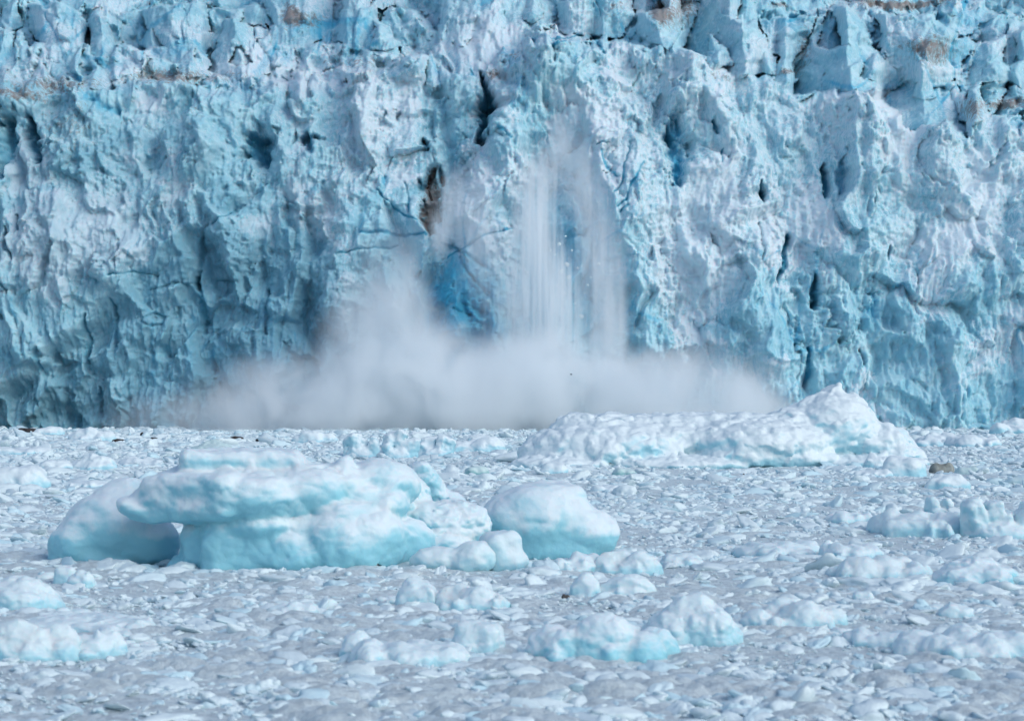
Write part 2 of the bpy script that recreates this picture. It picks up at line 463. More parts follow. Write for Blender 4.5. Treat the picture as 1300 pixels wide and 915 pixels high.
DISP = DISP + rough * ((1 - 0.6 * low) * rubble * (0.9 * c8 + 0.45 * c3 + 0.35 * crag) + 0.22 * fine) + .15 * fine + (0.9 + 1.4 * low) * (1 - .5 * fresh) * flute
b2, eb2 = cells(RX / 6 + wx * .6 + .1 * jx, RZ / 8 + wz * .6 + .1 * jz, 63, 0.15, 1.5)
UD = (2.4 * b2 + 1.6 * rib + 1.0 * mid) * (1 - .35 * own) + .5 * c8 + 0.3 * c3 + 0.6 * crag + 0.3 * fine + .6 * mid + (1 + own) * .8 * flute
DISP = DISP * (1 - upw) + UD * upw

blue = 0 * DISP; deep = 0 * DISP; dirt = 0 * DISP; snow = 0 * DISP
# veins of dense blue ice along some joints
blue = blue + 0.5 * (1 - sstep(0.0, 0.10, e30)) * sstep(0.0, 0.4, fbm(RX / 25, RZ / 25, 41., 2))
blue = blue + upw * (0.35 * sstep(0.1, 0.5, -b2) * sstep(-.1, .3, wz) + 0.25 * sr[..., 2])
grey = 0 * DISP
snow = snow + 0.7 * apron + 0.2 * rubble * (1 - low) + upw * .4 * sstep(-.1, .5, fbm(RX / 14, RZ / 12, 81.0, 4))

def seg_dist(pts, pad):
    """distance in photo pixels to a polyline of the front, inside its padded box; also the parameter along it"""
    P = np.array(pts, float)
    x0, x1 = P[:, 0].min() - pad, P[:, 0].max() + pad
    y0, y1 = P[:, 1].min() - pad, P[:, 1].max() + pad
    c0, c1 = np.searchsorted(px, [x0, x1]); r0, r1 = np.searchsorted(-py, [-y1, -y0])
    sl = (slice(r0, r1), slice(c0, c1))
    x, y = PXg[sl], PYg[sl]
    wob = np.clip(pad * .22, 1.0, 9.0)
    x = x + wob * (wx[sl] + jx[sl]); y = y + wob * (wz[sl] + jz[sl])
    best = np.full(x.shape, 1e9); tt = np.zeros(x.shape); L = 0
    lens = np.hypot(*(P[1:] - P[:-1]).T); tot = lens.sum()
    for i in range(len(P) - 1):
        ax, ay = P[i]; bx, by = P[i + 1]
        vx, vy = bx - ax, by - ay
        s = np.clip(((x - ax) * vx + (y - ay) * vy) / (vx * vx + vy * vy + 1e-9), 0, 1)
        dd = np.hypot(x - ax - s * vx, y - ay - s * vy)
        m = dd < best
        best = np.where(m, dd, best); tt = np.where(m, (L + s * lens[i]) / max(tot, 1e-6), tt)
        L += lens[i]
    return sl, best, tt

def stroke(pts, w, amp, b=0.0, dk=0.0, sn=0.0, dr=0.0, taper=True, sharp=1.0):
    """push (amp>0 towards the sea) a band along a polyline; w = half width in pixels"""
    sl, dd, tt = seg_dist(pts, w * 2.5 + 6)
    ww = w * (0.35 + 0.65 * np.sin(np.pi * np.clip(tt * 0.9 + 0.05, 0, 1)) if taper else 1.0)
    g = np.exp(-(dd / ww) ** (2 * sharp))
    DISP[sl] += amp * g
    for fld, a in ((blue, b), (deep, dk), (snow, sn), (dirt, dr)):
        if a: fld[sl] += a * g

# main relief, read off the photograph
stroke([(690, 60), (665, 130), (640, 200), (600, 300), (580, 420)], 42, 13, sharp=1.2)
stroke([(690, 60), (740, 140), (780, 220), (800, 330), (830, 450)], 50, 12, sharp=1.2)
stroke([(700, 220), (690, 330), (690, 450)], 34, -4)
stroke([(470, 110), (450, 200), (440, 290), (425, 400)], 40, 10, sn=0.25)
stroke([(880, 80), (900, 160), (930, 260), (960, 380), (990, 500)], 46, 7)
stroke([(1090, 130), (1090, 220), (1080, 330), (1070, 420)], 40, 10)
stroke([(1190, 170), (1200, 300), (1200, 430)], 40, 6)
stroke([(1010, 190), (1010, 300), (1020, 430)], 22, -6)
stroke([(250, 160), (270, 240), (300, 330)], 34, 8)
stroke([(110, 130), (100, 180), (120, 220)], 40, 6)
stroke([(60, 260), (100, 300), (140, 330)], 60, 7, sn=0.35)
stroke([(560, 130), (575, 200), (560, 260)], 22, -8, b=0.25)
# lower left wall: a set back sheer face, its brow runs from (0,470) up to (240,275)
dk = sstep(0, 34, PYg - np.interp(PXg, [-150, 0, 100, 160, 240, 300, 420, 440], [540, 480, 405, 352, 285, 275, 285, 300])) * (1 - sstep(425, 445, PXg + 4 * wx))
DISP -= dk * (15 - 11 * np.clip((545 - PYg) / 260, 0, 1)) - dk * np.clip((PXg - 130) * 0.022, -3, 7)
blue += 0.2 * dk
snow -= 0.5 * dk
grey += 0.9 * dk + 0.6 * (1 - sstep(330, 520, PXg)) * sstep(-30, 110, PYg - YC) + .2 * (1 - sstep(300, 600, PXg)) * (.5 + wx)  # set back wall's shade painted into the colour, plus a darker tone leftwards
# bright sheer blue faces, fresh broken
fr = sstep(0.0, 1.0, 1 - (((PXg - 590) / 70) ** 2 + ((PYg - 400) / 110) ** 2))
blue += fr * (.75 + .5 * jx + .3 * wx); snow -= .4 * fr
blue += 0.5 * sstep(0, 1, 1 - (((PXg - 735) / 60) ** 2 + ((PYg - 330) / 130) ** 2))
blue += 0.25 * sstep(0, 1, 1 - (((PXg - 500) / 65) ** 2 + ((PYg - 300) / 60) ** 2)); snow -= 0.4 * sstep(0, 1, 1 - (((PXg - 500) / 65) ** 2 + ((PYg - 280) / 60) ** 2))
blue += 0.22 * low * (0.5 + fbm(RX / 12, RZ / 30, 71.0, 3))
snow += 0.35 * sstep(0, 1, 1 - (((PXg - 880) / 70) ** 2 + ((PYg - 330) / 120) ** 2))
snow += 0.3 * sstep(620, 900, PXg) * (1 - upw) * (1 - low)
# hollows and caves
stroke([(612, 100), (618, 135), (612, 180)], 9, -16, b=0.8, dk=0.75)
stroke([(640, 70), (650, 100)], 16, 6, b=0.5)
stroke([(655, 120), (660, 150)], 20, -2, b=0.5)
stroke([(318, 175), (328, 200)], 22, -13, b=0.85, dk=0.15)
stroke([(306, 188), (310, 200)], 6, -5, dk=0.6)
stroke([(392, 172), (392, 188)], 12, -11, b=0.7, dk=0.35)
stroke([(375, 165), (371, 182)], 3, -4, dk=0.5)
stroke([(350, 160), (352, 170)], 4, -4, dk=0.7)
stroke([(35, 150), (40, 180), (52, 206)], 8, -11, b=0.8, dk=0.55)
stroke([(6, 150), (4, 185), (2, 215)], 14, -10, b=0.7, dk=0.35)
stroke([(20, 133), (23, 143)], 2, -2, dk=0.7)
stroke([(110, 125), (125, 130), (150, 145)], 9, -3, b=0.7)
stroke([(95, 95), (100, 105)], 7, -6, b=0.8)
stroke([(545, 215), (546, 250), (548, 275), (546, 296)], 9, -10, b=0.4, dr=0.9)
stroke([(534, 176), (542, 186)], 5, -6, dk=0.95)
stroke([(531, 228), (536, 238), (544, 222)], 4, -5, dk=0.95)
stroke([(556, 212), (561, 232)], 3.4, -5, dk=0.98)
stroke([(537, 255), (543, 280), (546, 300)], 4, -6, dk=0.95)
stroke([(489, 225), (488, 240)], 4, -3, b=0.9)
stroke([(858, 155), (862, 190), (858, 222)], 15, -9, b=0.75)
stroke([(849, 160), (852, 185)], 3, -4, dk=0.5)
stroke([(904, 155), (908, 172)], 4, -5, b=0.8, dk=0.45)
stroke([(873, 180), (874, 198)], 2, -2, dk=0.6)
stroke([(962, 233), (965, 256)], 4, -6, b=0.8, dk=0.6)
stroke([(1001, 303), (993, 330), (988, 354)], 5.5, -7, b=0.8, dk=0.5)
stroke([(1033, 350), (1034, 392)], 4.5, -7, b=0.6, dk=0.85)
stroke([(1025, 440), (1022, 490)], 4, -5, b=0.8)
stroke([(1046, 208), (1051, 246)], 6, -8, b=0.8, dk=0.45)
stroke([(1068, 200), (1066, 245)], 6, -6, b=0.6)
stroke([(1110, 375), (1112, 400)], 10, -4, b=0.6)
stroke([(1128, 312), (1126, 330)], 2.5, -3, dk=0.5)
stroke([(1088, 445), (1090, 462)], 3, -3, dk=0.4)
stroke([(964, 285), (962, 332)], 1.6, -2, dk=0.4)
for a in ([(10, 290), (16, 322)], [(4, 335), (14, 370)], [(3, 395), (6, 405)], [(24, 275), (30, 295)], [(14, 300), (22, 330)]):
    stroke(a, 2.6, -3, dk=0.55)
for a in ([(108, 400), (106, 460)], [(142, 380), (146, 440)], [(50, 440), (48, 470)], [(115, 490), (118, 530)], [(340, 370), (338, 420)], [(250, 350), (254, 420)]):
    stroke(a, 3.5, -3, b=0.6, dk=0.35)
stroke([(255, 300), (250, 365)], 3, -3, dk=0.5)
# thin dark veins that cross the fresh faces
for a, w in (([(458, 297), (480, 295), (510, 297), (541, 299)], 1.8), ([(480, 245), (500, 262), (520, 274), (533, 282)], 1.3),
          ([(515, 232), (520, 250), (520, 268)], 1.4), ([(562, 308), (585, 320), (605, 334), (622, 344)], 2.2),
          ([(570, 328), (590, 316), (625, 300), (650, 290)], 1.4), ([(586, 330), (598, 352), (622, 372)], 1.8),
          ([(596, 350), (612, 366), (620, 376)], 1.5), ([(588, 384), (602, 388), (618, 396)], 1.8),
          ([(576, 392), (600, 398)], 1.2), ([(796, 186), (790, 215), (786, 240), (776, 252)], 1.5), ([(813, 212), (802, 232), (793, 250), (790, 262)], 1.8),
          ([(788, 262), (778, 270)], 2.2), ([(792, 270), (782, 278)], 2.0), ([(760, 200), (770, 218), (780, 232)], 2.2),
          ([(727, 300), (738, 300), (746, 290)], 2.0), ([(700, 60), (722, 50), (738, 45)], 1.8), ([(700, 70), (716, 60)], 1.5), ([(752, 48), (766, 70)], 2.0),
          ([(180, 403), (192, 397), (206, 402), (202, 410), (188, 413), (178, 408), (182, 402)], 1.3),
          ([(190, 368), (215, 360), (250, 358)], 1.5), ([(145, 352), (170, 345), (200, 350)], 1.3), ([(270, 355), (300, 360)], 1.4), ([(275, 285), (290, 275), (300, 265)], 1.6),
          ([(633, 167), (648, 182)], 2.4), ([(694, 168), (695, 182)], 1.6), ([(915, 190), (912, 208)], 1.2), ([(755, 190), (770, 188)], 1.0), ([(430, 325), (460, 318), (505, 312)], 1.2)):
    stroke(a, w, -1.4, b=0.8, dk=0.3, taper=False)
# melt-out dirt bands and bands of old snow
def blob(x, y, rx, ry, **kw):
    g = np.exp(-(((PXg + 8 * wx - x) / rx) ** 2 + ((PYg + 8 * wz - y) / ry) ** 2))
    for nme, a in kw.items(): {'snow': snow, 'dirt': dirt, 'blue': blue, 'deep': deep}[nme][...] += a * g
for x, y, rx, ry, a in ((20, 122, 40, 7, .55), (75, 105, 60, 10, .45), (200, 96, 40, 8, .5), (270, 98, 60, 9, .35), (370, 18, 12, 16, .7), (395, 28, 22, 10, .45), (840, 18, 12, 14, .95), (870, 10, 16, 30, .5),
                     (780, 12, 14, 10, .4), (990, 15, 18, 4, .6), (1140, 5, 60, 6, .9), (1190, 66, 26, 20, .55), (1160, 55, 24, 8, .5), (1280, 130, 26, 8, .8), (1232, 138, 14, 16, .6), (650, 78, 10, 8, .4), (622, 98, 8, 10, .6),
                     (1000, 90, 14, 5, .6), (1020, 65, 10, 30, .4), (450, 80, 50, 14, .3), (920, 95, 20, 6, .3), (550, 265, 14, 40, .35), (100, 200, 60, 40, .14), (90, 150, 60, 30, .22), (245, 150, 40, 30, .18)):
    blob(x, y, rx * 1.1, ry * 1.1, dirt=a * 1.5)
for x, y, rx, ry, a in ((330, 80, 90, 22, .5), (400, 95, 60, 16, .5), (620, 60, 60, 60, .5), (480, 150, 50, 60, .5), (150, 290, 90, 45, .45), (60, 330, 70, 60, .4), (740, 200, 40, 60, .6), (660, 220, 30, 30, .5), (600, 250, 20, 60, .45), (1180, 90, 60, 20, .35), (880, 330, 60, 90, .4)):
    blob(x, y, rx, ry, snow=a)
blob(330, 470, 120, 90, blue=.35)
BX = WX(PXg, DB); BZ = WZ(PYg, DB)
YY = DB - DISP
nr, nc = PXg.shape
I = np.arange(nr * nc).reshape(nr, nc)
Q = np.stack([I[:-1, :-1], I[:-1, 1:], I[1:, 1:], I[1:, :-1]], -1).reshape(-1, 4)
VV = np.stack([BX, YY, BZ], -1).reshape(-1, 3)
whole = mesh_np('glacier', VV, Q)
NN = np.empty(len(VV) * 3, np.float32); whole.vertices.foreach_get('normal', NN); NN = NN.reshape(-1, 3)
bpy.data.meshes.remove(whole)
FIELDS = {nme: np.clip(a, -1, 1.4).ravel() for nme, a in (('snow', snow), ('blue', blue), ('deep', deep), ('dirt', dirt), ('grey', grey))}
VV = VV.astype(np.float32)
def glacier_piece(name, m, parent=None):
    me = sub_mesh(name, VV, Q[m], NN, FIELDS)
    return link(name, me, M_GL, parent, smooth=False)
kg = np.where(((YC - PYg) > 2) | (own > 0), skey, -1)
for i, poly in enumerate(([(560, 300), (600, 200), (630, 110), (640, 66), (670, 46), (745, 44), (800, 60), (822, 150), (812, 240), (800, 330), (790, 400), (770, 480), (600, 480), (560, 420)],
                          [(436, 110), (490, 92), (540, 100), (552, 180), (548, 300), (540, 420), (440, 430), (424, 300), (420, 200)],
                          [(1055, 130), (1130, 118), (1150, 200), (1140, 330), (1110, 440), (1050, 450), (1040, 330), (1058, 220)],
                          [(845, 75), (930, 84), (960, 160), (985, 280), (960, 400), (930, 440), (840, 420), (830, 300), (848, 230)])):
    m = in_poly(PXg + 4 * jx, PYg + 4 * jz, poly) & (kg == -1)
    kg = np.where(m, 80000000 + i, kg)
qk = kg.ravel()[Q[:, 0]]
ks, cn = np.unique(qk, return_counts=True)
small = set(ks[cn < 150]); qk = np.where(np.isin(qk, list(small)), -1, qk)
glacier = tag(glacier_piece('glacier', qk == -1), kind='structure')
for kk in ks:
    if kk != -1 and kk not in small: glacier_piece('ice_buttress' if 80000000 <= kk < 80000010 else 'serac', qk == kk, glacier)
def front_y(x, y):                                   # distance of the built ice front on photo column x, row y
    c = int(np.clip(np.searchsorted(px, x), 0, nc - 1)); r = int(np.clip(np.searchsorted(-py, -y), 0, nr - 1))
    return float(YY[r, c])
print('glacier', round(time.time() - T0, 1), len(Q))

# ------------------------------------------------------------------ sculpting ice: signed distances + surface nets
def surface_nets(S, org, h):
    ins = S < 0
    nx, ny, nz = S.shape
    cnt = np.zeros((nx - 1, ny - 1, nz - 1), np.int16); acc = np.zeros((nx - 1, ny - 1, nz - 1, 3), np.float32)
    corners = [(a, b, c) for a in (0, 1) for b in (0, 1) for c in (0, 1)]
    def sub(A, c): return A[c[0]:nx - 1 + c[0], c[1]:ny - 1 + c[1], c[2]:nz - 1 + c[2]]
    for i, a in enumerate(corners):
        for b in corners[i + 1:]:
            if sum(abs(a[j] - b[j]) for j in range(3)) != 1: continue
            sa, sb = sub(S, a), sub(S, b)
            x = sub(ins, a) != sub(ins, b)
            t = np.where(x, sa / np.where(x, sa - sb, 1), 0)
            cnt += x
            for j in range(3): acc[..., j] += np.where(x, a[j] + (b[j] - a[j]) * t, 0)
    act = cnt > 0
    idx = -np.ones(act.shape, np.int64); idx[act] = np.arange(act.sum())
    base = np.stack(np.nonzero(act), -1)
    V = (base + acc[act] / cnt[act][:, None]) * h + np.asarray(org)
    quads = []
    for ax in range(3):
        o1, o2 = [(1, 2), (2, 0), (0, 1)][ax]
        lo = [slice(1, -1)] * 3; hi = [slice(1, -1)] * 3
        lo[ax] = slice(0, -1); hi[ax] = slice(1, None)
        a, b = ins[tuple(lo)], ins[tuple(hi)]
        for m, flip in ((a & ~b, False), (~a & b, True)):
            p = np.stack(np.nonzero(m), -1) + 1
            p[:, ax] -= 1
            def q(d1, d2):
                r = p.copy(); r[:, o1] += d1; r[:, o2] += d2
                return idx[r[:, 0], r[:, 1], r[:, 2]]
            f = [q(-1, -1), q(0, -1), q(0, 0), q(-1, 0)]
            if flip: f = f[::-1]
            quads.append(np.stack(f, -1))
    return V, np.concatenate(quads)

def smin(a, b, k):
    h = np.clip(0.5 + 0.5 * (b - a) / k, 0, 1)
    return b * (1 - h) + a * h - k * h * (1 - h)

def sdf(G, prims, k):
    X, Y, Z = G
    S = None
    for p in prims:
        kind, c, r = p[0], p[1], p[2]
        ang = p[3] if len(p) > 3 else (0, 0)          # turn about Z, then lean in the XZ plane
        x, y, z = X - c[0], Y - c[1], Z - c[2]
        ca, sa = math.cos(ang[1]), math.sin(ang[1])
        x, z = ca * x + sa * z, -sa * x + ca * z
        ca, sa = math.cos(ang[0]), math.sin(ang[0])
        x, y = ca * x + sa * y, -sa * x + ca * y
        if kind in ('e', '-e'):
            k0 = np.sqrt((x / r[0]) ** 2 + (y / r[1]) ** 2 + (z / r[2]) ** 2)
            k1 = np.sqrt((x / r[0] ** 2) ** 2 + (y / r[1] ** 2) ** 2 + (z / r[2] ** 2) ** 2) + 1e-6
            dd = k0 * (k0 - 1) / k1
        else:
            rd = 0.6 * min(r)
            qx, qy, qz = np.abs(x) - r[0] + rd, np.abs(y) - r[1] + rd, np.abs(z) - r[2] + rd
            dd = np.sqrt(np.maximum(qx, 0) ** 2 + np.maximum(qy, 0) ** 2 + np.maximum(qz, 0) ** 2) + np.minimum(np.maximum(np.maximum(qx, qy), qz), 0) - rd
        if kind[0] == '-': S = -smin(-S, dd, k)
        else: S = dd if S is None else smin(S, dd, k)
    return S

def ice_mesh(name, prims, h, k, amp, seed, bluez=None, facet=0.0, L=None):
    lo = np.array([1e9] * 3); hi = -lo
    for p in prims:
        if p[0][0] == '-': continue
        c, r = np.array(p[1]), np.array(p[2])
        R = np.array([math.hypot(r[0], r[1] * .5), max(r[1], r[0] * .5), math.hypot(r[2], r[0] * .3)]) if len(p) > 3 else r
        lo = np.minimum(lo, c - R); hi = np.maximum(hi, c + R)
    lo -= 3 * h + 2 * amp; hi += 3 * h + 2 * amp
    lo[2] = max(lo[2], -1.0)
    ax = [np.arange(lo[i], hi[i] + h, h, dtype=np.float32) for i in range(3)]
    G = np.meshgrid(*ax, indexing='ij')
    S = sdf(G, prims, k)
    o = seed * 7.31
    L = L or max(k * 2.2, 8 * h)
    S = S + amp * fbm(G[0] / L + o, G[1] / L, G[2] / L * 1.3, 3, 0.35)
    if facet:
        S = S + facet * (ridged(G[0] / (L * 1.3) + o, G[1] / (L * 1.3), G[2] / L, 2) - 0.4)
    S[0], S[-1] = 1, 1; S[:, 0], S[:, -1] = 1, 1; S[:, :, -1] = 1; S[:, :, 0] = 1
    V, Q = surface_nets(S, lo, h)
    me = mesh_np(name, V, Q)
    b = np.zeros(len(V))
    if bluez: b = 1 - sstep(bluez[0], bluez[1], V[:, 2])
    if len(bluez or ()) > 2: b = b * bluez[2]
    attr(me, 'blue', b)
    return me

class PB:
    """builds a berg's primitives from photo positions at one distance"""
    def __init__(s, ybase):
        s.d = dep(ybase); s.s = s.d / F; s.p = []
        s.cx = None
    def e(s, x, y, rx, ry, dy=0.0, ry_m=None, kind='e', ang=None):
        c = (WX(x, s.d), dy, WZ(y, s.d)); r = (rx * s.s, ry_m or max(rx, ry) * s.s * 0.8, ry * s.s)
        s.p.append((kind, c, r) if ang is None else (kind, c, r, ang))
        return s
    def b(s, *a, **k): return s.e(*a, kind='b', **k)
    def cut(s, *a, **k): return s.e(*a, kind='-e', **k)
    def cutb(s, *a, **k): return s.e(*a, kind='-b', **k)
    def build(s, name, mat, label, cat, h=2.2, k=12, amp=4, seed=1, bluez=None, group=None, facet=0.0, L=None, parts=None):
        X0 = np.mean([q[1][0] for q in s.p if q[0][0] != '-'])
        P = [(q[0], (q[1][0] - X0, q[1][1], q[1][2])) + tuple(q[2:]) for q in s.p]
        me = ice_mesh(name, P, h * s.s, k * s.s, amp * s.s, seed, bluez, facet * s.s, L and L * s.s)
        if not parts: return tag(link(name, me, mat, loc=(X0, s.d, 0)), label, cat, group)
        root = bpy.data.objects.new(name, None); COL.objects.link(root); root.location = (X0, s.d, 0)
        V, Q, N, B = mesh_arrays(me)
        Fc = V[Q].mean(1)
        D = np.stack([sdf((Fc[:, 0], Fc[:, 1], Fc[:, 2]), [P[i] for i in ids], 0.05) for _, ids in parts])
        own = D.argmin(0)
        for j, (pn, _) in enumerate(parts):
            if (own == j).sum() < 12: own[own == j] = np.delete(D, j, 0)[:, own == j].argmin(0) + (np.delete(D, j, 0)[:, own == j].argmin(0) >= j)
        order = D.argsort(0)
        for j in range(len(parts)):
            f = np.nonzero(own == j)[0]
            if not len(f): continue
            lab = np.arange(len(V))
            while True:
                m = lab[Q[f]].min(1); new = lab.copy(); np.minimum.at(new, Q[f].ravel(), np.repeat(m, 4))
                if (new == lab).all(): break
                lab = new
            fl = lab[Q[f][:, 0]]; ids, cnt = np.unique(fl, return_counts=True)
            bad = f[fl != ids[cnt.argmax()]]
            own[bad] = np.where(order[0, bad] == j, order[1, bad], order[0, bad])
        for j, (pn, _) in enumerate(parts):
            if (own == j).any(): link(pn, sub_mesh(pn, V, Q[own == j], N, {'blue': B}), mat, root)
        bpy.data.meshes.remove(me)
        return tag(root, label, cat, group)

# hero bergs -----------------------------------------------------------
q = PB(722)
q.b(264, 628, 72, 30, -1.0, 2.4, ang=(-0.5, 0.05)).e(190, 645, 38, 18, 0.0, 2.2, ang=(-.4, -.12)).e(215, 632, 44, 24, -.2, 2.2).e(236, 614, 44, 24, .4, 2.4).e(330, 628, 62, 33, -1.5, 3.0)
q.b(305, 594, 76, 22, 1.4, 3.0, ang=(.05, -.02)).e(352, 596, 34, 24, 1.0, 2.4).e(395, 622, 62, 34, 0.0, 3.2).e(362, 634, 50, 24, -1.6, 1.8)
q.e(430, 618, 46, 28, 0.6, 2.6).e(270, 650, 62, 11, -1.0, 2.0, ang=(-.4, 0.03)).e(430, 645, 52, 13, -1.0, 2.0, ang=(0, -.06)).e(455, 632, 34, 22, -.4, 1.6)
q.b(350, 700, 90, 46, -0.7, 2.4).e(440, 685, 80, 56, -0.7, 3.2).e(285, 705, 54, 36, 0.0, 2.0).e(320, 690, 52, 15, -1.4, 1.4).e(238, 724, 36, 18, 0.4, 1.8).e(380, 700, 44, 34, -2.2, 1.8).e(440, 694, 46, 40, -2.2, 1.8).e(340, 664, 40, 16, -2.4, 1.4).e(258, 688, 30, 28, .2, 1.6).e(410, 680, 26, 20, -1.6, 1.2)
q.e(475, 610, 44, 28, 1.8, 2.6).e(437, 598, 18, 20, 0.2, 1.3).e(485, 640, 36, 24, 0.4, 2.0).e(500, 692, 50, 38, 0.6, 2.0).e(492, 618, 38, 30, 2.0, 2.4).e(462, 665, 30, 30, -.4, 1.6)
q.cut(172, 702, 46, 34, 0.6, 4.6).cut(478, 714, 10, 12, -1.4, 1.4)
q.build('iceberg', M_BERG, 'big rounded iceberg with an overhanging pale cap above a turquoise undercut foot', 'iceberg', h=1.7, k=8, amp=4, seed=1, bluez=(0.2, 3.6, 0.75), facet=3, L=32, parts=[('cap', [0, 1, 2, 3, 4, 7, 8, 10]), ('top_slab', [5, 6]), ('shoulder', [9, 11, 12, 23, 24, 25, 27]), ('foot', list(range(13, 23)) + [26, 28])])

q = PB(716)
q.e(140, 672, 66, 50, 1.5, 3.0).e(100, 690, 38, 30, 0.6, 2.2).e(180, 690, 46, 34, 1.0, 2.0).e(150, 634, 34, 26, 2.2, 2.0).e(158, 624, 14, 14, 1.8, 0.8).b(88, 705, 26, 26, 0.8, 1.4)
q.e(120, 715, 62, 20, 1.0, 2.4)
q.build('iceberg', M_BERG, 'smooth blue hump of ice behind the left end of the overhanging iceberg', 'iceberg', h=2.2, k=12, amp=2, seed=2, bluez=(0.6, 2.2, 0.9), facet=2)

q = PB(706)
q.e(680, 662, 70, 46, 0, 3.0).e(735, 676, 52, 34, 0.2, 2.6).e(640, 668, 34, 32, -0.5, 2.0).b(690, 652, 48, 34, 0.6, 2.4, ang=(0.4, 0.12)).e(700, 630, 34, 18, 1.5, 1.6).e(690, 700, 88, 20, 0.2, 2.6)
q.cut(618, 690, 26, 20, -2.4, 1.6)
q.build('iceberg', M_BERG, 'smooth blue boulder of ice with a bright right flank, right of the overhanging iceberg', 'iceberg', h=2.0, k=14, amp=1.6, seed=3, bluez=(0.5, 2.0, 0.7), facet=2)

q = PB(703)
q.e(547, 622, 19, 40, 0, 1.1, ang=(0.3, 0.5)).b(536, 614, 14, 26, 0, .9, ang=(0.3, 0.3)).e(568, 646, 26, 24, 0.3, 1.2).e(552, 664, 36, 34, 0.6, 1.6)
q.build('ice_block', M_BERG, 'leaning pointed slab of pale ice standing between the iceberg and the blue boulder', 'ice block', h=1.7, k=6, amp=2, seed=4, bluez=(0.3, 1.0, 0.3), facet=3)

q = PB(714)
q.e(506, 634, 40, 34, 1.2, 1.8).e(560, 672, 50, 34, 0, 1.8).e(524, 660, 36, 30, 0.2, 1.6).e(592, 668, 32, 32, 0.3, 1.4).e(540, 692, 64, 24, -0.8, 1.8).e(482, 620, 26, 26, 1.4, 1.4).e(490, 672, 28, 30, 0.2, 1.4).e(470, 600, 18, 16, 1.6, 1.0).b(500, 655, 26, 18, -.6, .9, ang=(.4, .2)).e(572, 650, 24, 18, 0.7, 1.0)
q.build('ice_heap', M_BERG, 'low jumbled heap of white ice joining the overhanging iceberg to the boulder', 'ice heap', h=1.7, k=5, amp=3, seed=5, bluez=(0.2, 1.2, 0.8), facet=4, L=18, parts=[('ice_knob', [i]) for i in range(10)])

q = PB(728); q.e(603, 707, 27, 22, 0, 1.0).e(590, 715, 20, 14, -0.2, 0.8).e(560, 712, 40, 18, 0.3, 1.0)
q.build('ice_block', M_FLOE, 'rounded knob of white ice in front of the jumbled heap, left of the peaked one', 'ice block', h=1.8, k=7, amp=2.5, seed=6, bluez=(0, .5, .3))
q = PB(726); q.b(636, 700, 24, 26, 0, 1.1, ang=(0.5, 0.15)).e(640, 712, 32, 16, 0, 1.0).e(628, 690, 14, 12, 0, .7)
q.build('ice_block', M_FLOE, 'peaked white ice block leaning on the foot of the blue boulder', 'ice block', h=1.8, k=8, amp=2, seed=7, bluez=(0, .5, .3))

# the broad white mound in the distance
q = PB(592)
q.e(780, 568, 115, 36, 0, 9).e(880, 560, 140, 34, 4, 10).e(760, 545, 60, 16, 4, 8).e(960, 562, 100, 34, 0, 10).b(840, 540, 130, 12, 6, 8, ang=(0, 0.02)).e(700, 580, 44, 26, -1, 5)
q.e(1062, 545, 58, 46, 3, 8).e(1058, 520, 32, 24, 3, 4).b(1064, 506, 11, 18, 3, 2, ang=(.4, .35)).b(1052, 515, 14, 14, 3, 2, ang=(-.4, -.5)).e(1040, 530, 34, 24, 3, 4).e(1080, 525, 26, 24, 3, 4).e(1110, 562, 52, 26, 2, 6).e(1010, 556, 50, 40, 2, 7).e(1140, 576, 34, 14, 0, 4)
q.e(720, 588, 70, 14, -6, 5).e(860, 588, 90, 12, -7, 5).e(1100, 588, 70, 12, -4, 5).e(940, 578, 54, 20, -5, 5).e(1000, 582, 60, 16, -4, 5).e(770, 572, 30, 16, -6, 4).e(735, 533, 18, 8, 2, 3).e(775, 530, 22, 8, 3, 3)
q.build('ice_mound', M_FAR, 'broad low mound of white ice rising to a peak at its right, across the bay', 'ice mound', h=1.5, k=7, amp=3.5, seed=8, bluez=(-1, 1.5, 0.3), facet=3.5, L=20, parts=[('flank', [0, 1, 2, 3, 4, 5, 15, 16, 20, 21, 22]), ('peak', [6, 7, 8, 9, 10, 11, 13]), ('shoulder', [12, 14, 17]), ('ledge', [18, 19])])

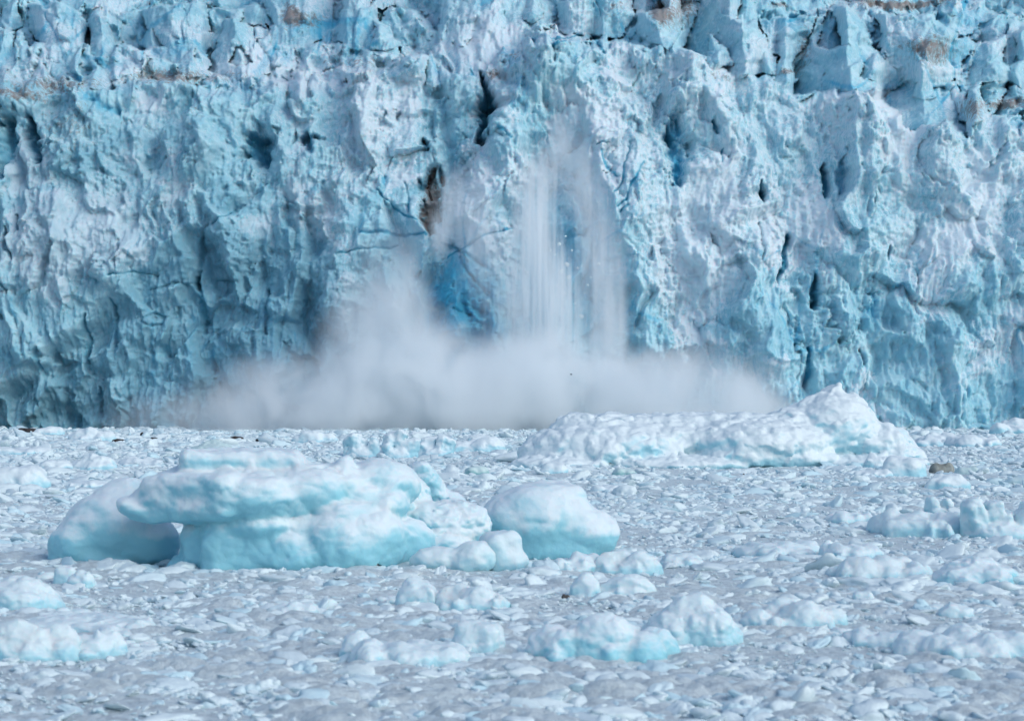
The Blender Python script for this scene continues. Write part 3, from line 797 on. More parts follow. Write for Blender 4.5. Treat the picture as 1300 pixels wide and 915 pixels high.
# named floes: (label, x0, x1, ytop, ybase, style, material)
FL = [
 ('pale blue dome of ice cut by the left edge, nearest of the domes', -60, 74, 727, 776, 'dome', M_FLOE, 'ice floe'),
 ('long low white floe lying in front of the left pale blue dome', 20, 192, 772, 806, 'slab', M_FLOE, 'ice floe'),
 ('heap of knobbly white brash at the lower left corner', -30, 92, 778, 838, 'heap', M_FLOE, 'ice heap'),
 ('low shelf of white ice right of the knobbly lower left heap', 66, 150, 790, 835, 'slab', M_FLOE, 'ice floe'),
 ('blue block of ice at the left edge, beyond the dome', -30, 62, 588, 624, 'block', M_FAR, 'ice block'),
 ('wide blue ice slab far left, under the strip of dark water', -20, 55, 565, 577, 'slab', M_FAR, 'ice floe'),
 ('small humped floe far left with a turquoise flank', 88, 142, 574, 598, 'heap', M_FAR, 'ice floe'),
 ('low blue-white floe between the far left humps', 45, 92, 582, 598, 'block', M_FAR, 'ice floe'),
 ('pointed pale floe right of the turquoise hump', 150, 205, 577, 592, 'heap', M_FAR, 'ice floe'),
 ('flat white floe with a blue waterline above the left blue hump', 78, 140, 606, 620, 'slab', M_FAR, 'ice floe'),
 ('small white crest of ice at the glacier foot, farthest left', 44, 76, 540, 552, 'heap', M_FAR, 'ice block'),
 ('long white crest of ice at the glacier foot beside the dark leads', 86, 142, 541, 561, 'heap', M_FAR, 'ice block'),
 ('smooth dull green ice floe behind the top of the overhanging iceberg', 238, 300, 558, 581, 'dome', M_GREEN, 'ice floe'),
 ('white crest of ice with a vivid turquoise hollow under the spray', 372, 424, 543, 563, 'heap', M_FAR, 'ice block'),
 ('left end of the jagged white ridge, nearest the turquoise hollow', 432, 482, 551, 582, 'jag', M_FAR, 'ice block'),
 ('middle teeth of the jagged white ridge beneath the spray', 478, 530, 549, 584, 'jag', M_FAR, 'ice block'),
 ('right hand stretch of the jagged white ridge beneath the spray', 526, 576, 553, 580, 'jag', M_FAR, 'ice block'),
 ('low pile of pale brash between the jagged ridge and the broad mound', 572, 640, 551, 574, 'heap', M_FAR, 'ice heap'),
 ('white floe crest directly under the middle of the spray', 512, 545, 546, 557, 'heap', M_FAR, 'ice block'),
 ('small white peak of ice left of the broad mound', 595, 622, 549, 560, 'heap', M_FAR, 'ice block'),
 ('dark greenish lump of ice in the brash behind the blue boulder', 588, 622, 590, 604, 'block', M_GREEN, 'ice block'),
 ('flat greyish floe behind and right of the blue boulder', 684, 722, 586, 602, 'block', M_FAR, 'ice floe'),
 ('flat pale floe alone in the brash right of the boulder', 752, 800, 612, 626, 'slab', M_FAR, 'ice floe'),
 ('dark green lump of ice below the broad mound', 776, 808, 593, 604, 'block', M_GREEN, 'ice block'),
 ('blue pillow of ice at the right end of the broad mound', 1096, 1126, 575, 597, 'dome', M_FAR, 'ice block'),
 ('steep faced blue ice block in front of the mound, right of the pillow', 1118, 1178, 578, 605, 'block', M_FAR, 'ice block'),
 ('low shelf of ice at the foot of the steep faced blue block', 1086, 1132, 592, 607, 'slab', M_FAR, 'ice floe'),
 ('rounded white floe in front of the two dirty grey lumps', 1180, 1226, 597, 622, 'heap', M_FAR, 'ice floe'),
 ('long pale ridge of ice along the glacier foot at right', 1160, 1226, 546, 567, 'heap', M_FAR, 'ice block'),
 ('flat blue floe along the glacier foot at right', 1208, 1278, 547, 569, 'slab', M_FAR, 'ice floe'),
 ('greyish hump of ice at the glacier foot by the right edge', 1262, 1330, 528, 552, 'heap', M_FAR, 'ice block'),
 ('wide pale blue floe in the right of the bay with a small peak on it', 1112, 1232, 636, 682, 'slab', M_FLOE, 'ice floe'),
 ('triangular pale blue block by the right edge, beyond the glassy one', 1228, 1322, 634, 684, 'jag', M_FLOE, 'ice block'),
 ('small pointed white floe on top of the wide right floe', 1176, 1212, 632, 654, 'jag', M_FLOE, 'ice floe'),
 ('low blue tinted floe left of the wide right floe', 1052, 1112, 645, 664, 'slab', M_FLOE, 'ice floe'),
 ('flat blue white floe in the middle right brash', 1044, 1122, 680, 712, 'slab', M_FLOE, 'ice floe'),
 ('pale slab with a blue shaded edge left of the flat blue white floe', 940, 1046, 682, 708, 'slab', M_FLOE, 'ice floe'),
 ('glassy blue hollowed block of ice by the right edge', 1184, 1306, 703, 746, 'dome', M_BERG, 'ice block'),
 ('heap of white ice knobs left of the glassy blue block', 1060, 1190, 694, 738, 'heap', M_FLOE, 'ice heap'),
 ('small rounded knob of ice at the left foot of the glassy blue block', 1160, 1192, 726, 744, 'dome', M_FLOE, 'ice block'),
 ('long white floe at the lower right corner', 1158, 1320, 786, 840, 'slab', M_FLOE, 'ice floe'),
 ('low flat floe left of the lower right corner floe', 1075, 1166, 794, 822, 'slab', M_FLOE, 'ice floe'),
 ('low rounded floe above the lower right corner floe', 1192, 1240, 763, 786, 'dome', M_FLOE, 'ice floe'),
 ('heap of rounded white lumps right of the large blue dome', 950, 1076, 752, 800, 'heap', M_FLOE, 'ice heap'),
 ('large smooth blue dome of ice low in the picture, right of centre', 812, 948, 747, 822, 'dome', M_FLOE, 'ice floe'),
 ('wide blue swell of ice in front of and left of the large blue dome', 686, 850, 768, 842, 'heap', M_BERG, 'ice floe'),
 ('white knob of ice beside the grey stone', 722, 766, 724, 762, 'dome', M_FLOE, 'ice block'),
 ('white lump of ice with a blue left flank right of the knob by the stone', 766, 824, 727, 762, 'heap', M_FLOE, 'ice block'),
 ('flat white ledge in front of the right foot of the blue boulder', 700, 764, 697, 728, 'slab', M_FLOE, 'ice floe'),
 ('rounded white ledge right of the ledge under the boulder', 762, 834, 693, 728, 'heap', M_FLOE, 'ice floe'),
 ('low oval floe right of the two white ledges', 836, 900, 700, 720, 'dome', M_FLOE, 'ice floe'),
 ('blue white block of ice in the near brash below the white knob', 500, 562, 730, 772, 'dome', M_FLOE, 'ice block'),
 ('twin lumped white floe right of the blue white block', 556, 642, 733, 775, 'heap', M_FLOE, 'ice floe'),
 ('square shouldered white ice block at the bottom, left of centre', 568, 642, 782, 836, 'block', M_FLOE, 'ice block'),
 ('wide flat blue white floe at the bottom edge, left of centre', 424, 592, 796, 850, 'slab', M_FLOE, 'ice floe'),
 ('flat white floe with a dark lead on its left', 336, 402, 758, 784, 'slab', M_FLOE, 'ice floe'),
 ('round white lump below the left blue hump', 88, 122, 722, 746, 'dome', M_FLOE, 'ice block'),
 ('white lump right of the round one below the left blue hump', 66, 96, 716, 740, 'block', M_FLOE, 'ice block'),
 ('low white floe in the gap under the overhanging cap', 152, 178, 711, 724, 'dome', M_FLOE, 'ice block'),
 ('flattish white floe in the near brash right of the large blue dome', 1082, 1112, 748, 768, 'block', M_FLOE, 'ice floe'),
]
def floe(label, x0, x1, yt, yb, style, mat, cat, seed):
    r = random.Random(seed * 13 + 5)
    q = PB(yb); s = q.s
    w = (x1 - x0) / 2; cx = (x0 + x1) / 2; hgt = yb - yt
    dm = w * s * (0.75 if style != 'slab' else 0.9)     # half depth in metres
    dm = min(dm, max(1.0, hgt * s / 0.09))
    H = max(hgt - dm * 0.8 * CH / q.d / s, hgt * 0.45)      # what of the rise is height, the rest is the top seen obliquely
    yc = yb
    if style == 'dome':
        q.e(cx, yc, w, H * .8, dm * .6, dm).e(cx + w * r.uniform(-.3, .3), yc - H * .1, w * .66, H * .88, dm * .5, dm * .8).e(cx - w * .35, yc, w * .55, H * .7, dm * .2, dm * .7).b(cx + w * .3, yc, w * .45, H * .66, dm * .1, dm * .6, ang=(r.uniform(-.7, .7), r.uniform(-.2, .2)))
        k, a, f = 7, 5, 5
    elif style == 'slab':
        for i in range(7):
            u = -.72 + 1.44 * i / 6
            q.e(cx + u * w, yc - H * r.uniform(-.1, .12), w * r.uniform(.24, .42), H * r.uniform(.55, .85), dm * r.uniform(.2, 1.2), dm * r.uniform(.4, .8), ang=(r.uniform(-.4, .4), r.uniform(-.1, .1)))
        q.b(cx, yc, w * .7, H * .5, dm * .7, dm * .8, ang=(r.uniform(-.3, .3), r.uniform(-.05, .05)))
        for i in range(4): q.e(cx + r.uniform(-.75, .75) * w, yc, w * r.uniform(.1, .2), H * r.uniform(.3, .6), dm * r.uniform(-.3, 0.3), dm * r.uniform(.2, .35))
        k, a, f = 6, 3.5, 3
    elif style == 'block':
        q.b(cx, yc, w * .8, H * .9, dm * .6, dm * .8, ang=(r.uniform(-.5, .5), r.uniform(-.12, .12))).e(cx - w * .3, yc, w * .65, H * .7, dm * .4, dm * .8).b(cx + w * .4, yc, w * .5, H * .6, dm * .4, dm * .7, ang=(.6, 0))
        k, a, f = 6, 2.5, 3
    elif style == 'heap':
        n = 9
        for i in range(n):
            u = -0.8 + 1.6 * i / (n - 1)
            hh = H * (0.6 + 0.4 * math.cos(u * 1.5)) * r.uniform(.6, 1.0)
            q.e(cx + u * w, yc, max(w * r.uniform(.2, .36), hh * .8), hh, dm * r.uniform(.1, 1.0), dm * r.uniform(.35, .6))
        for i in range(6): q.e(cx + r.uniform(-.8, .8) * w, yc, w * r.uniform(.12, .25), H * r.uniform(.3, .5), dm * r.uniform(-.3, .2), dm * r.uniform(.2, .35))
        q.e(cx, yc, w * .8, H * .5, dm * .6, dm)
        k, a, f = 4, 3.0, 3
    else:
        for i in range(7):
            u = -0.75 + 1.5 * i / 6
            q.b(cx + u * w, yc - H * .1, w * r.uniform(.14, .26), H * r.uniform(.55, 1.0), dm * r.uniform(.2, .9), dm * r.uniform(.3, .5), ang=(r.uniform(-.8, .8), r.uniform(-.4, .4)))
        q.e(cx, yc, w * .85, H * .45, dm * .5, dm)
        k, a, f = 3, 3.0, 4
    nm = {'ice floe': 'ice_floe', 'ice block': 'ice_block', 'ice heap': 'ice_heap'}[cat]
    hb = H * s
    sc_ = min(1.0, H / 24)
    q.build(nm, mat, label, cat, h=1.9 if yb > 620 else 1.5, k=k * sc_ + 1, amp=a * .6 * sc_ + .3, seed=seed, bluez=(-.1, hb * .6, 0.55), facet=f * .6 * sc_, parts=[('ice_knob', [i]) for i in range(9)] if style == 'heap' and (x1 - x0) > 60 else None)
for i, a in enumerate(FL): floe(*a, seed=20 + i)
print('bergs', round(time.time() - T0, 1))

# ------------------------------------------------------------------ lump prototypes
def lump(seed, sub, squash=0.75, amp=0.18, planes=9, soft=0.12):
    bm = bmesh.new(); bmesh.ops.create_icosphere(bm, subdivisions=sub, radius=1.0)
    me = bpy.data.meshes.new('ice_chunk'); bm.to_mesh(me); bm.free()
    V = np.empty(len(me.vertices) * 3, np.float32); me.vertices.foreach_get('co', V); V = V.reshape(-1, 3)
    r = np.random.default_rng(seed)
    A = r.normal(size=(planes, 3)); A /= np.linalg.norm(A, axis=1, keepdims=True); D = r.uniform(0.55, 0.95, planes)
    R = np.full(len(V), 1.0)
    for a, dd in zip(A, D):
        c = V @ a
        R = smin(R, np.where(c > 0.05, dd / np.maximum(c, 0.05), 9), soft)
    R = R * (1 + amp * fbm(V[:, 0] * 1.6 + seed * 3.3, V[:, 1] * 1.6, V[:, 2] * 1.6, 4, 0.55))
    V = V * R[:, None] * np.array([1, r.uniform(.7, 1), squash])
    me.vertices.foreach_set('co', V.astype(np.float32).ravel()); me.update(); me.shade_smooth()
    return me
def clump(seed, n=11):
    """a cake of brash: many knobs frozen together"""
    r = random.Random(seed); P = []
    for i in range(n):
        a, rr = r.uniform(0, 6.28), math.sqrt(r.random()) * 0.75
        q = r.uniform(.2, .42) * (1.15 - .5 * rr)
        P.append(('e', (rr * math.cos(a), rr * math.sin(a), r.uniform(-.05, .25) * (1 - rr)), (q, q * r.uniform(.7, 1.1), q * r.uniform(.6, .9))))
    P.append(('e', (0, 0, -.1), (.8, .75, .25)))
    return ice_mesh('ice_chunk', P, 0.055, 0.07, 0.05, seed, facet=0.05)
NP = 12
protos = [clump(500 + i) for i in range(5)] + [lump(100 + i, 3, squash=random.uniform(.45, .85), amp=.26, soft=(.1, .2, .3, .15)[i % 4], planes=11) for i in range(7)]
for p in protos:
    p.materials.append(M_CHUNK); p.shade_smooth()
# scatter the brash -----------------------------------------------------
def scatter(n, d0, d1, u0=-0.36, u1=0.36):
    # even over the water's area: d ~ sqrt
    dd = np.sqrt(rng.uniform(d0 ** 2, d1 ** 2, n)); uu = rng.uniform(u0, u1, n)
    return dd * uu, dd
pts = []
for n, d0, d1, med, sg in ((110000, 26, 95, 0.105, 0.85), (110000, 95, 190, 0.165, 0.78), (85000, 190, 360, 0.27, 0.75), (66000, 360, 600, 0.44, 0.7)):
    x, y = scatter(n, d0, d1)
    dens = fbm(x / 14, y / 14, 77.0, 3)
    keep = rng.random(n) < np.clip(0.12 + 0.88 * sstep(-.4, .25, dens), 0, 1)
    s = med * np.exp(rng.normal(0, sg, n)) * (1 + 0.5 * np.clip(dens, -.6, 1))
    s = np.minimum(s, med * 7)
    m = keep
    pts.append(np.stack([x[m], y[m], s[m]], -1))
P = np.concatenate(pts)
scr = P[:, 2] / P[:, 1] * np.where(np.abs(P[:, 0] / P[:, 1]) < 0.27, 1, 0) * np.where(P[:, 1] > 58, 1, 0)
# the largest beside each named piece of ice become single chunks, told apart by what they lie next to
REFS = [(o, o['label'], o.location[0], o.location[1], max(o.dimensions[0], 1.0) / 2, max(o.dimensions[1], 1.0) / 2) for o in COL.objects if o.get('category') in ('iceberg', 'ice floe', 'ice block', 'ice heap') and o.location[1] < 210]
SHORT = {}
IND = []; used = np.zeros(len(P), bool)
inside = np.zeros(len(P), bool)
for o, lab, cx, cy, hw, hd in REFS:
    inside |= (np.abs(P[:, 0] - cx) < hw * .8) & (np.abs(P[:, 1] - cy - hd * .4) < hd * .8)
for o, lab, cx, cy, hw, hd in REFS:
    for word, m in (('in front of', (P[:, 1] < cy - hd * .6) & (P[:, 1] > cy - hd - 7) & (np.abs(P[:, 0] - cx) < hw * .8)),
                    ('left of', (P[:, 0] < cx - hw) & (P[:, 0] > cx - hw - 2.5) & (np.abs(P[:, 1] - cy) < hd + 3)),
                    ('right of', (P[:, 0] > cx + hw) & (P[:, 0] < cx + hw + 2.5) & (np.abs(P[:, 1] - cy) < hd + 3))):
        c = np.nonzero(m & ~used & ~inside & (scr > 0))[0]
        if not len(c): continue
        i = c[np.argmax(scr[c])]; used[i] = True
        IND.append((P[i], word, lab))
REST = P[(~used) & ~(inside & (P[:, 2] > .12) & (rng.random(len(P)) < .93))]
# the rest: one object that instances the lumps on points
pm = bpy.data.meshes.new('brash_points')
n = len(REST)
pm.vertices.add(n)
co = np.stack([REST[:, 0], REST[:, 1], REST[:, 2] * rng.uniform(-0.35, 0.1, n) + 0.10 + np.clip(0.24 * fbm(REST[:, 0] / 12, REST[:, 1] / 14, 4.0, 3), -.1, 1)], -1).astype(np.float32)
pm.vertices.foreach_set('co', co.ravel())
def vattr(name, a):
    at = pm.attributes.new(name, 'FLOAT_VECTOR', 'POINT'); at.data.foreach_set('vector', np.ascontiguousarray(a, np.float32).ravel())
vattr('rot', np.stack([rng.normal(0, .22, n), rng.normal(0, .22, n), rng.uniform(0, 6.28, n)], -1))
vattr('siz', REST[:, 2:3] * np.stack([rng.uniform(.7, 1.6, n), rng.uniform(.6, 1.2, n), rng.uniform(.5, 1.0, n)], -1))
at = pm.attributes.new('pick', 'INT', 'POINT'); at.data.foreach_set('value', rng.integers(0, NP, n).astype(np.int32))
brash = bpy.data.objects.new('brash_ice', pm); COL.objects.link(brash)
tag(brash, 'countless small white ice lumps packed over the bay in front of the glacier', kind='stuff')
ng = bpy.data.node_groups.new('brash_scatter', 'GeometryNodeTree')
ng.interface.new_socket('Geometry', in_out='INPUT', socket_type='NodeSocketGeometry')
ng.interface.new_socket('Geometry', in_out='OUTPUT', socket_type='NodeSocketGeometry')
gi = ng.nodes.new('NodeGroupInput'); go = ng.nodes.new('NodeGroupOutput')
join = ng.nodes.new('GeometryNodeJoinGeometry')
def named(t, nme):
    q = ng.nodes.new('GeometryNodeInputNamedAttribute'); q.data_type = t; q.inputs['Name'].default_value = nme
    return q.outputs['Attribute']
rot = ng.nodes.new('FunctionNodeEulerToRotation'); ng.links.new(named('FLOAT_VECTOR', 'rot'), rot.inputs[0])
siz = named('FLOAT_VECTOR', 'siz'); pick = named('INT', 'pick')
mp = ng.nodes.new('GeometryNodeMeshToPoints'); ng.links.new(gi.outputs[0], mp.inputs['Mesh'])
for i, p in enumerate(protos):
    po = bpy.data.objects.new('ice_chunk_shape', p)
    oi = ng.nodes.new('GeometryNodeObjectInfo'); oi.inputs['Object'].default_value = po; oi.inputs['As Instance'].default_value = True
    cmp_ = ng.nodes.new('FunctionNodeCompare'); cmp_.data_type = 'INT'; cmp_.operation = 'EQUAL'
    ng.links.new(pick, cmp_.inputs[2]); cmp_.inputs[3].default_value = i
    ip = ng.nodes.new('GeometryNodeInstanceOnPoints')
    ng.links.new(mp.outputs[0], ip.inputs['Points']); ng.links.new(cmp_.outputs[0], ip.inputs['Selection'])
    ng.links.new(oi.outputs['Geometry'], ip.inputs['Instance'])
    ng.links.new(rot.outputs[0], ip.inputs['Rotation']); ng.links.new(siz, ip.inputs['Scale'])
    ng.links.new(ip.outputs[0], join.inputs[0])
ng.links.new(join.outputs[0], go.inputs[0])
md = brash.modifiers.new('brash_scatter', 'NODES'); md.node_group = ng
# the largest as single chunks
big_meshes = [lump(200 + i, 4, squash=random.uniform(.55, .85), amp=.22) for i in range(12)]
for p in big_meshes: p.materials.append(M_CHUNK)
short_of = {
 'flat pale floe alone in the brash right of the boulder': 'flat pale floe right of the boulder',
 'big rounded iceberg with an overhanging pale cap above a turquoise undercut foot': 'big overhanging iceberg',
 'smooth blue hump of ice behind the left end of the overhanging iceberg': 'smooth blue hump behind the overhanging iceberg',
 'smooth blue boulder of ice with a bright right flank, right of the overhanging iceberg': 'smooth blue boulder of ice',
 'leaning pointed slab of pale ice standing between the iceberg and the blue boulder': 'leaning pointed slab of pale ice',
 'low jumbled heap of white ice joining the overhanging iceberg to the boulder': 'jumbled heap joining iceberg and boulder',
 'rounded knob of white ice in front of the jumbled heap, left of the peaked one': 'rounded knob before the jumbled heap',
 'peaked white ice block leaning on the foot of the blue boulder': 'peaked block leaning on the blue boulder',
 'pale blue dome of ice cut by the left edge, nearest of the domes': 'pale blue dome at the left edge',
 'long low white floe lying in front of the left pale blue dome': 'long low floe before the left dome',
 'heap of knobbly white brash at the lower left corner': 'knobbly heap in the lower left corner',
 'low shelf of white ice right of the knobbly lower left heap': 'low shelf beside the lower left heap',
 'blue block of ice at the left edge, beyond the dome': 'blue block at the far left edge',
 'wide pale blue floe in the right of the bay with a small peak on it': 'wide pale blue floe with a peak',
 'triangular pale blue block by the right edge, beyond the glassy one': 'triangular block by the right edge',
 'small pointed white floe on top of the wide right floe': 'small pointed floe on the wide one',
 'low blue tinted floe left of the wide right floe': 'low blue tinted floe at right',
 'flat blue white floe in the middle right brash': 'flat blue white floe at middle right',
 'pale slab with a blue shaded edge left of the flat blue white floe': 'pale slab with a blue shaded edge',
 'glassy blue hollowed block of ice by the right edge': 'glassy blue block by the right edge',
 'heap of white ice knobs left of the glassy blue block': 'heap of knobs by the glassy block',
 'small rounded knob of ice at the left foot of the glassy blue block': 'small knob at the glassy block',
 'long white floe at the lower right corner': 'long floe in the lower right corner',
 'low flat floe left of the lower right corner floe': 'low flat floe beside the corner one',
 'low rounded floe above the lower right corner floe': 'low rounded floe above the corner one',
 'heap of rounded white lumps right of the large blue dome': 'heap of lumps beside the large dome',
 'large smooth blue dome of ice low in the picture, right of centre': 'large smooth blue dome',
 'wide blue swell of ice in front of and left of the large blue dome': 'wide blue swell by the large dome',
 'white knob of ice beside the grey stone': 'white knob beside the grey stone',
 'white lump of ice with a blue left flank right of the knob by the stone': 'white lump with a blue left flank',
 'flat white ledge in front of the right foot of the blue boulder': 'flat ledge before the blue boulder',
 'rounded white ledge right of the ledge under the boulder': 'rounded ledge right of the flat one',
 'low oval floe right of the two white ledges': 'low oval floe by the ledges',
 'blue white block of ice in the near brash below the white knob': 'blue white block in near brash',
 'twin lumped white floe right of the blue white block': 'twin lumped white floe',
 'square shouldered white ice block at the bottom, left of centre': 'square shouldered white block',
 'wide flat blue white floe at the bottom edge, left of centre': 'wide flat floe at the bottom edge',
 'flat white floe with a dark lead on its left': 'flat floe with a dark lead',
 'round white lump below the left blue hump': 'round lump below the blue hump',
 'white lump right of the round one below the left blue hump': 'second lump below the blue hump',
 'low white floe in the gap under the overhanging cap': 'low floe under the overhanging cap',
 'flattish white floe in the near brash right of the large blue dome': 'flattish floe right of the large dome',
 'rounded white floe in front of the two dirty grey lumps': 'rounded floe before the dirty lumps',
 'flat white floe with a blue waterline above the left blue hump': 'flat floe above the left blue hump',
}
for i, ((x, y, s), word, lab) in enumerate(IND):
    o = bpy.data.objects.new('ice_chunk', big_meshes[i % 12])
    s = s * 1.15
    o.location = (x, y, s * random.uniform(-0.1, 0.1)); o.rotation_euler = (random.gauss(0, .2), random.gauss(0, .2), random.uniform(0, 6.28))
    o.scale = (s * random.uniform(.9, 1.3), s * random.uniform(.9, 1.2), s * random.uniform(.5, .8))
    COL.objects.link(o)
    tag(o, f'largest loose chunk {word} the ' + short_of.get(lab, lab), 'ice chunk', 'loose ice chunks in the brash')
# soft low lumps half sunk in the slush behind the named pieces
soft_meshes = [clump(700 + i, 9) for i in range(6)]
for p in soft_meshes: p.materials.append(M_FLOE); p.shade_smooth()
for i, (ref, lab, cx, cy, hw, hd) in enumerate(REFS):
    if cy > 170 or hw > 5: continue
    for side, word in ((-1, 'behind the left end of'), (1, 'behind the right end of')):
        if i % 2 and side > 0: continue
        s = random.uniform(.7, 1.25) * (.8 + cy / 300)
        x, y = cx + side * (hw * .7 + s * .4), cy + hd * 1.3 + s + random.uniform(.4, 1.6)
        if any(abs(x - r[2]) < r[4] * .9 and abs(y - r[3] - r[5] * .4) < r[5] for r in REFS): continue
        o = bpy.data.objects.new('ice_lump', soft_meshes[i % 6]); COL.objects.link(o)
        o.location = (x, y, .02); o.rotation_euler = (0, 0, random.uniform(0, 6.28)); o.scale = (s * 1.25, s, s * random.uniform(.7, 1.0))
        tag(o, f'soft lump {word} the ' + short_of.get(lab, lab), 'ice lump', 'soft ice lumps half sunk in the slush')
print('brash', n, round(time.time() - T0, 1))

# ------------------------------------------------------------------ small dark things
def dirty(name, label, cat, pxx, yb, w, h, mat, seed, parts=3, lift=0.0):
    q = PB(yb); r = random.Random(seed)
    for i in range(parts):
        u = (i + .5) / parts * 2 - 1
        q.e(pxx + u * w * .6, yb - lift, w * r.uniform(.35, .6), h * r.uniform(.7, 1.0), r.uniform(-.2, .2), w * q.s * .6)
    q.build(name, mat, label, cat, h=max(.6, h / 9), k=h * .2, amp=h * .08, seed=seed, facet=h * .1)
dirty('stone', 'small round dark grey stone frozen in beside the white knob of ice', 'stone', 718, 765, 8, 9, M_DIRTY, 301, 2, 3)
dirty('stone', 'brown black stone at the end of the long low white floe, lower left', 'stone', 182, 802, 10, 8, M_DIRTY, 302, 2, 4)
dirty('dirty_ice', 'ragged line of gritty black ice in the brash below the broad mound', 'dirty ice', 842, 588, 32, 7, M_DIRTY, 303, 9, 3)
dirty('dirty_ice', 'dark grey pointed chunk left of the blue ledge of the broad mound', 'dirty ice', 882, 591, 9, 9, M_DIRTY, 304, 2, 3)
dirty('dirty_ice', 'small dark grit covered chunk in the brash below the blue ledge', 'dirty ice', 946, 609, 6, 6, M_DIRTY, 305, 2, 3)
dirty('dirty_ice', 'brownish grey lump of ice, left of the two dirty lumps by the blue block', 'dirty ice', 1196, 601, 20, 16, M_GREY, 306, 3)
dirty('dirty_ice', 'greenish grey lump of ice, right of the two dirty lumps by the blue block', 'dirty ice', 1228, 604, 18, 14, M_GREEN, 307, 3)
for i, (x, y, w, h) in enumerate(((112, 558, 13, 3.2), (150, 561, 9, 2), (184, 553, 6, 2.5), (196, 559, 5, 2), (34, 548, 14, 3), (300, 558, 9, 2.5), (332, 560, 9, 2))):  # raised dark lumps stand in for leads of open water
    dirty('rock_ledge', ['long dark rock showing between crests of ice at the glacier foot, upper left', 'thin dark rock strip right of the long white crest', 'small dark rock under a turquoise block, left of the spray',
          'flat dark rock just below the small one under the turquoise block', 'low black rock bar at the foot of the glacier, farthest left', 'dark rock under the left edge of the spray', 'dark flat rock right of the green floe'][i], 'rock', x, y + 1, w, h + .8, M_ROCK, 320 + i, 4, 2.5)

# dark bedrock wedge laid bare in the cleft left of the fall: a part of the glacier
for i, (x, y, rx, ry) in enumerate(((549, 268, 6, 30), (557, 283, 5, 18), (541, 234, 5, 9), (560, 222, 3, 11), (540, 182, 4, 6))):
    yy = front_y(x, y)
    s = yy / F
    me = lump(330 + i, 3, 1.0, .35)
    me.materials.append(M_ROCK)
    o = bpy.data.objects.new('dark_rock', me); o.location = (WX(x, yy), yy + 0.4, WZ(y, yy)); o.scale = (rx * s, 1.3, ry * s); o.rotation_euler = (0, random.uniform(-.2, .2), 0)
    COL.objects.link(o); o.parent = glacier

# falling ice
fall_mesh = [lump(400 + i, 2, 1.0, .25) for i in range(4)]
for p in fall_mesh: p.materials.append(M_CHUNK)
fp = [(704, 323), (702, 338), (698, 355), (712, 345), (708, 362), (716, 372), (726, 318), (746, 362), (750, 352), (742, 372), (720, 336), (735, 300), (647, 380), (652, 372), (641, 387), (690, 352), (694, 372), (730, 385), (718, 300), (710, 310), (699, 318), (722, 352), (733, 340), (760, 335), (668, 345), (656, 362), (706, 400), (738, 402), (684, 402), (728, 366)]
for i, (x, y) in enumerate(fp):
    o = bpy.data.objects.new('falling_chunk', fall_mesh[i % 4]); dd = 582 + (i * 7) % 6
    s = random.choice((.25, .3, .4, .55, .8)); o.location = (WX(x, dd), dd, WZ(y, dd)); o.scale = (s, s, s * 1.2); o.rotation_euler = (i, i * 2, i * 3)
    COL.objects.link(o); tag(o, 'tiny white chunk of ice falling in front of the blue ice wall', 'ice chunk', 'ice chunks falling down the blue wall')
o = bpy.data.objects.new('falling_chunk', fall_mesh[1]); o.data = fall_mesh[1].copy(); o.data.materials.clear(); o.data.materials.append(M_ROCK)
dd = 520; o.location = (WX(725, dd), dd, WZ(475, dd)); o.scale = (.28, .28, .22); COL.objects.link(o)
tag(o, 'single dark speck of debris in the air in front of the white spray', 'debris')

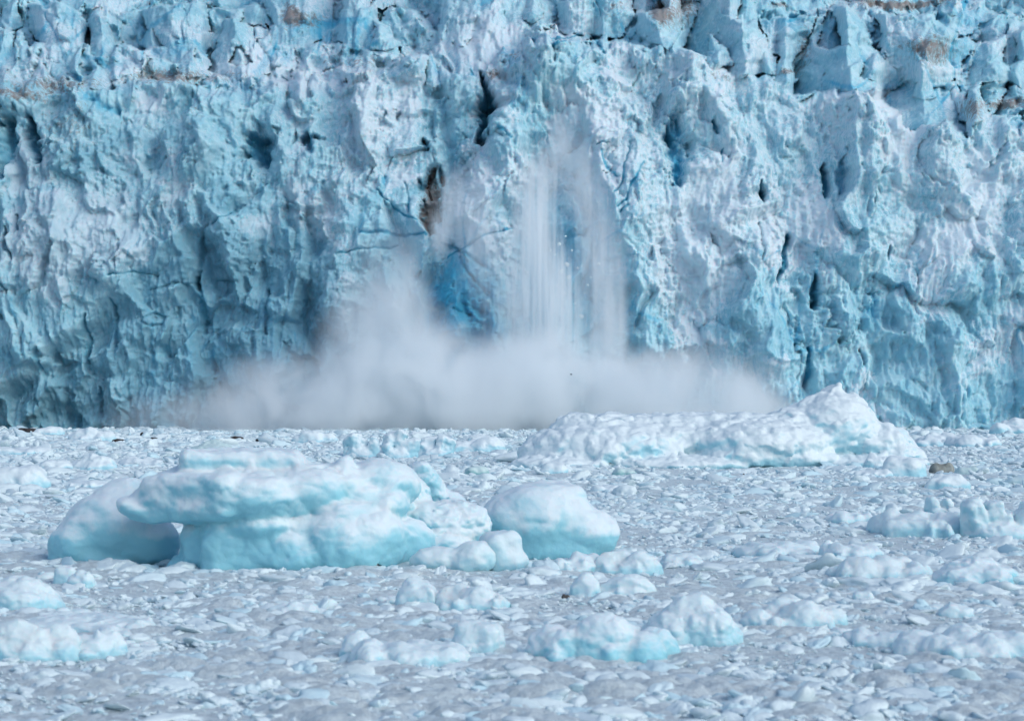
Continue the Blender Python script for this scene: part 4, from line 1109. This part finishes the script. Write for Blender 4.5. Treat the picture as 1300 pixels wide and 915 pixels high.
# ------------------------------------------------------------------ ice dust thrown up by the fall (volumes)
def dust(name, label, lobes, dens, depth, noise_scale, stretch=1.0, edge=0.55, col=(0.95, 0.982, 1.0), floor=0.15, gain=1.6):
    """closed domain round soft ellipsoid lobes: (x, y, rx, ry) in photo px at the front, depth half-extent in m"""
    dd, half = depth
    s = dd / F
    L = [(WX(x, dd), dd, WZ(y, dd), rx * s, half * f, ry * s, a) for (x, y, rx, ry, a, f) in lobes]
    lo = [min(l[j] - l[3 + j] for l in L) for j in range(3)]; hi = [max(l[j] + l[3 + j] for l in L) for j in range(3)]
    lo[2] = max(lo[2], -0.2)
    bm = bmesh.new(); bmesh.ops.create_cube(bm, size=1.0)
    me = bpy.data.meshes.new(name); bm.to_mesh(me); bm.free()
    k = NT(name + '_vapour'); k.n.remove(k.b)
    pos = k.new('ShaderNodeNewGeometry').outputs['Position']
    tot = None
    for l in L:
        v = k.vmath('SUBTRACT', pos, l[0:3]).outputs[0]
        v = k.vmath('MULTIPLY', v, (1 / l[3], 1 / l[4], 1 / l[5])).outputs[0]
        ln = k.vmath('LENGTH', v).outputs['Value']
        g = k.ramp(ln, 1.0, 0.0, 0.0, l[6])
        tot = g if tot is None else k.math('ADD', tot, g)
    sv = k.vmath('MULTIPLY', pos, (1, 1, stretch)).outputs[0]
    nz = k.noise(sv, noise_scale, 5, 0.65, 0.5)
    f = k.math('MULTIPLY', tot, k.ramp(nz, 0.5 - edge * .5, 0.5 + edge * .5, floor, gain))
    f = k.math('MULTIPLY', f, dens)
    pv = k.new('ShaderNodeVolumePrincipled')
    pv.inputs['Color'].default_value = C(*col); pv.inputs['Anisotropy'].default_value = 0.0
    k.lk(f, pv.inputs['Density']); k.lk(pv.outputs[0], k.out.inputs['Volume'])
    o = link(name, me, k.m, loc=[(lo[j] + hi[j]) / 2 for j in range(3)], smooth=False)
    o.scale = [hi[j] - lo[j] for j in range(3)]
    return tag(o, label, kind='stuff')
dust('ice_dust_cloud', 'white cloud of ice dust rolling over the water at the foot of the glacier',
     [(640, 510, 360, 95, .9, 1), (440, 515, 260, 90, .8, 1), (850, 512, 190, 90, .9, 1), (560, 490, 150, 100, .7, .9), (700, 480, 130, 80, .9, .9), (490, 450, 110, 120, .45, .8), (290, 535, 190, 60, .4, .9), (940, 525, 110, 65, .5, .8)],
     0.22, (576, 17), 0.055, 1.0, 0.24, floor=.35)
dust('ice_dust_plume', 'tall thin plume of ice dust standing against the wall, left of the falling ice',
     [(492, 405, 72, 150, .8, 1), (520, 370, 40, 90, .5, .9), (465, 430, 75, 110, .6, 1)], 0.13, (582.4, 11.7), 0.07, 0.5, 0.4)
dust('ice_dust_stream', 'widest stream of falling ice dust, right of the fall',
     [(768, 390, 38, 150, 1, 1), (752, 300, 32, 110, .9, .8), (734, 230, 28, 80, .8, .7), (712, 185, 24, 50, .8, .7), (782, 430, 26, 90, .4, 1)], 0.20, (583.3, 8.1), 0.40, 0.07, 0.35, floor=.25)
dust('ice_dust_stream', 'bright bundle of thin white streaks of falling ice dust in the middle of the fall',
     [(682, 350, 44, 150, 1, 1), (672, 270, 34, 80, .9, .8), (712, 400, 40, 110, .8, .9), (650, 390, 30, 90, .5, .8), (690, 225, 30, 60, .6, .8)], 0.55, (581.7, 7.3), 0.62, 0.045, 0.2, floor=.02, gain=1.5)
dust('ice_dust_stream', 'faint veil of falling ice dust left of the bright bundle of streaks',
     [(610, 300, 40, 130, .5, 1), (625, 350, 34, 120, .5, .8), (575, 260, 28, 60, .9, .8), (557, 295, 20, 44, 1, .8)], 0.16, (585.9, 8.9), 0.45, 0.05, 0.3, floor=.1)
print('script', round(time.time() - T0, 1))
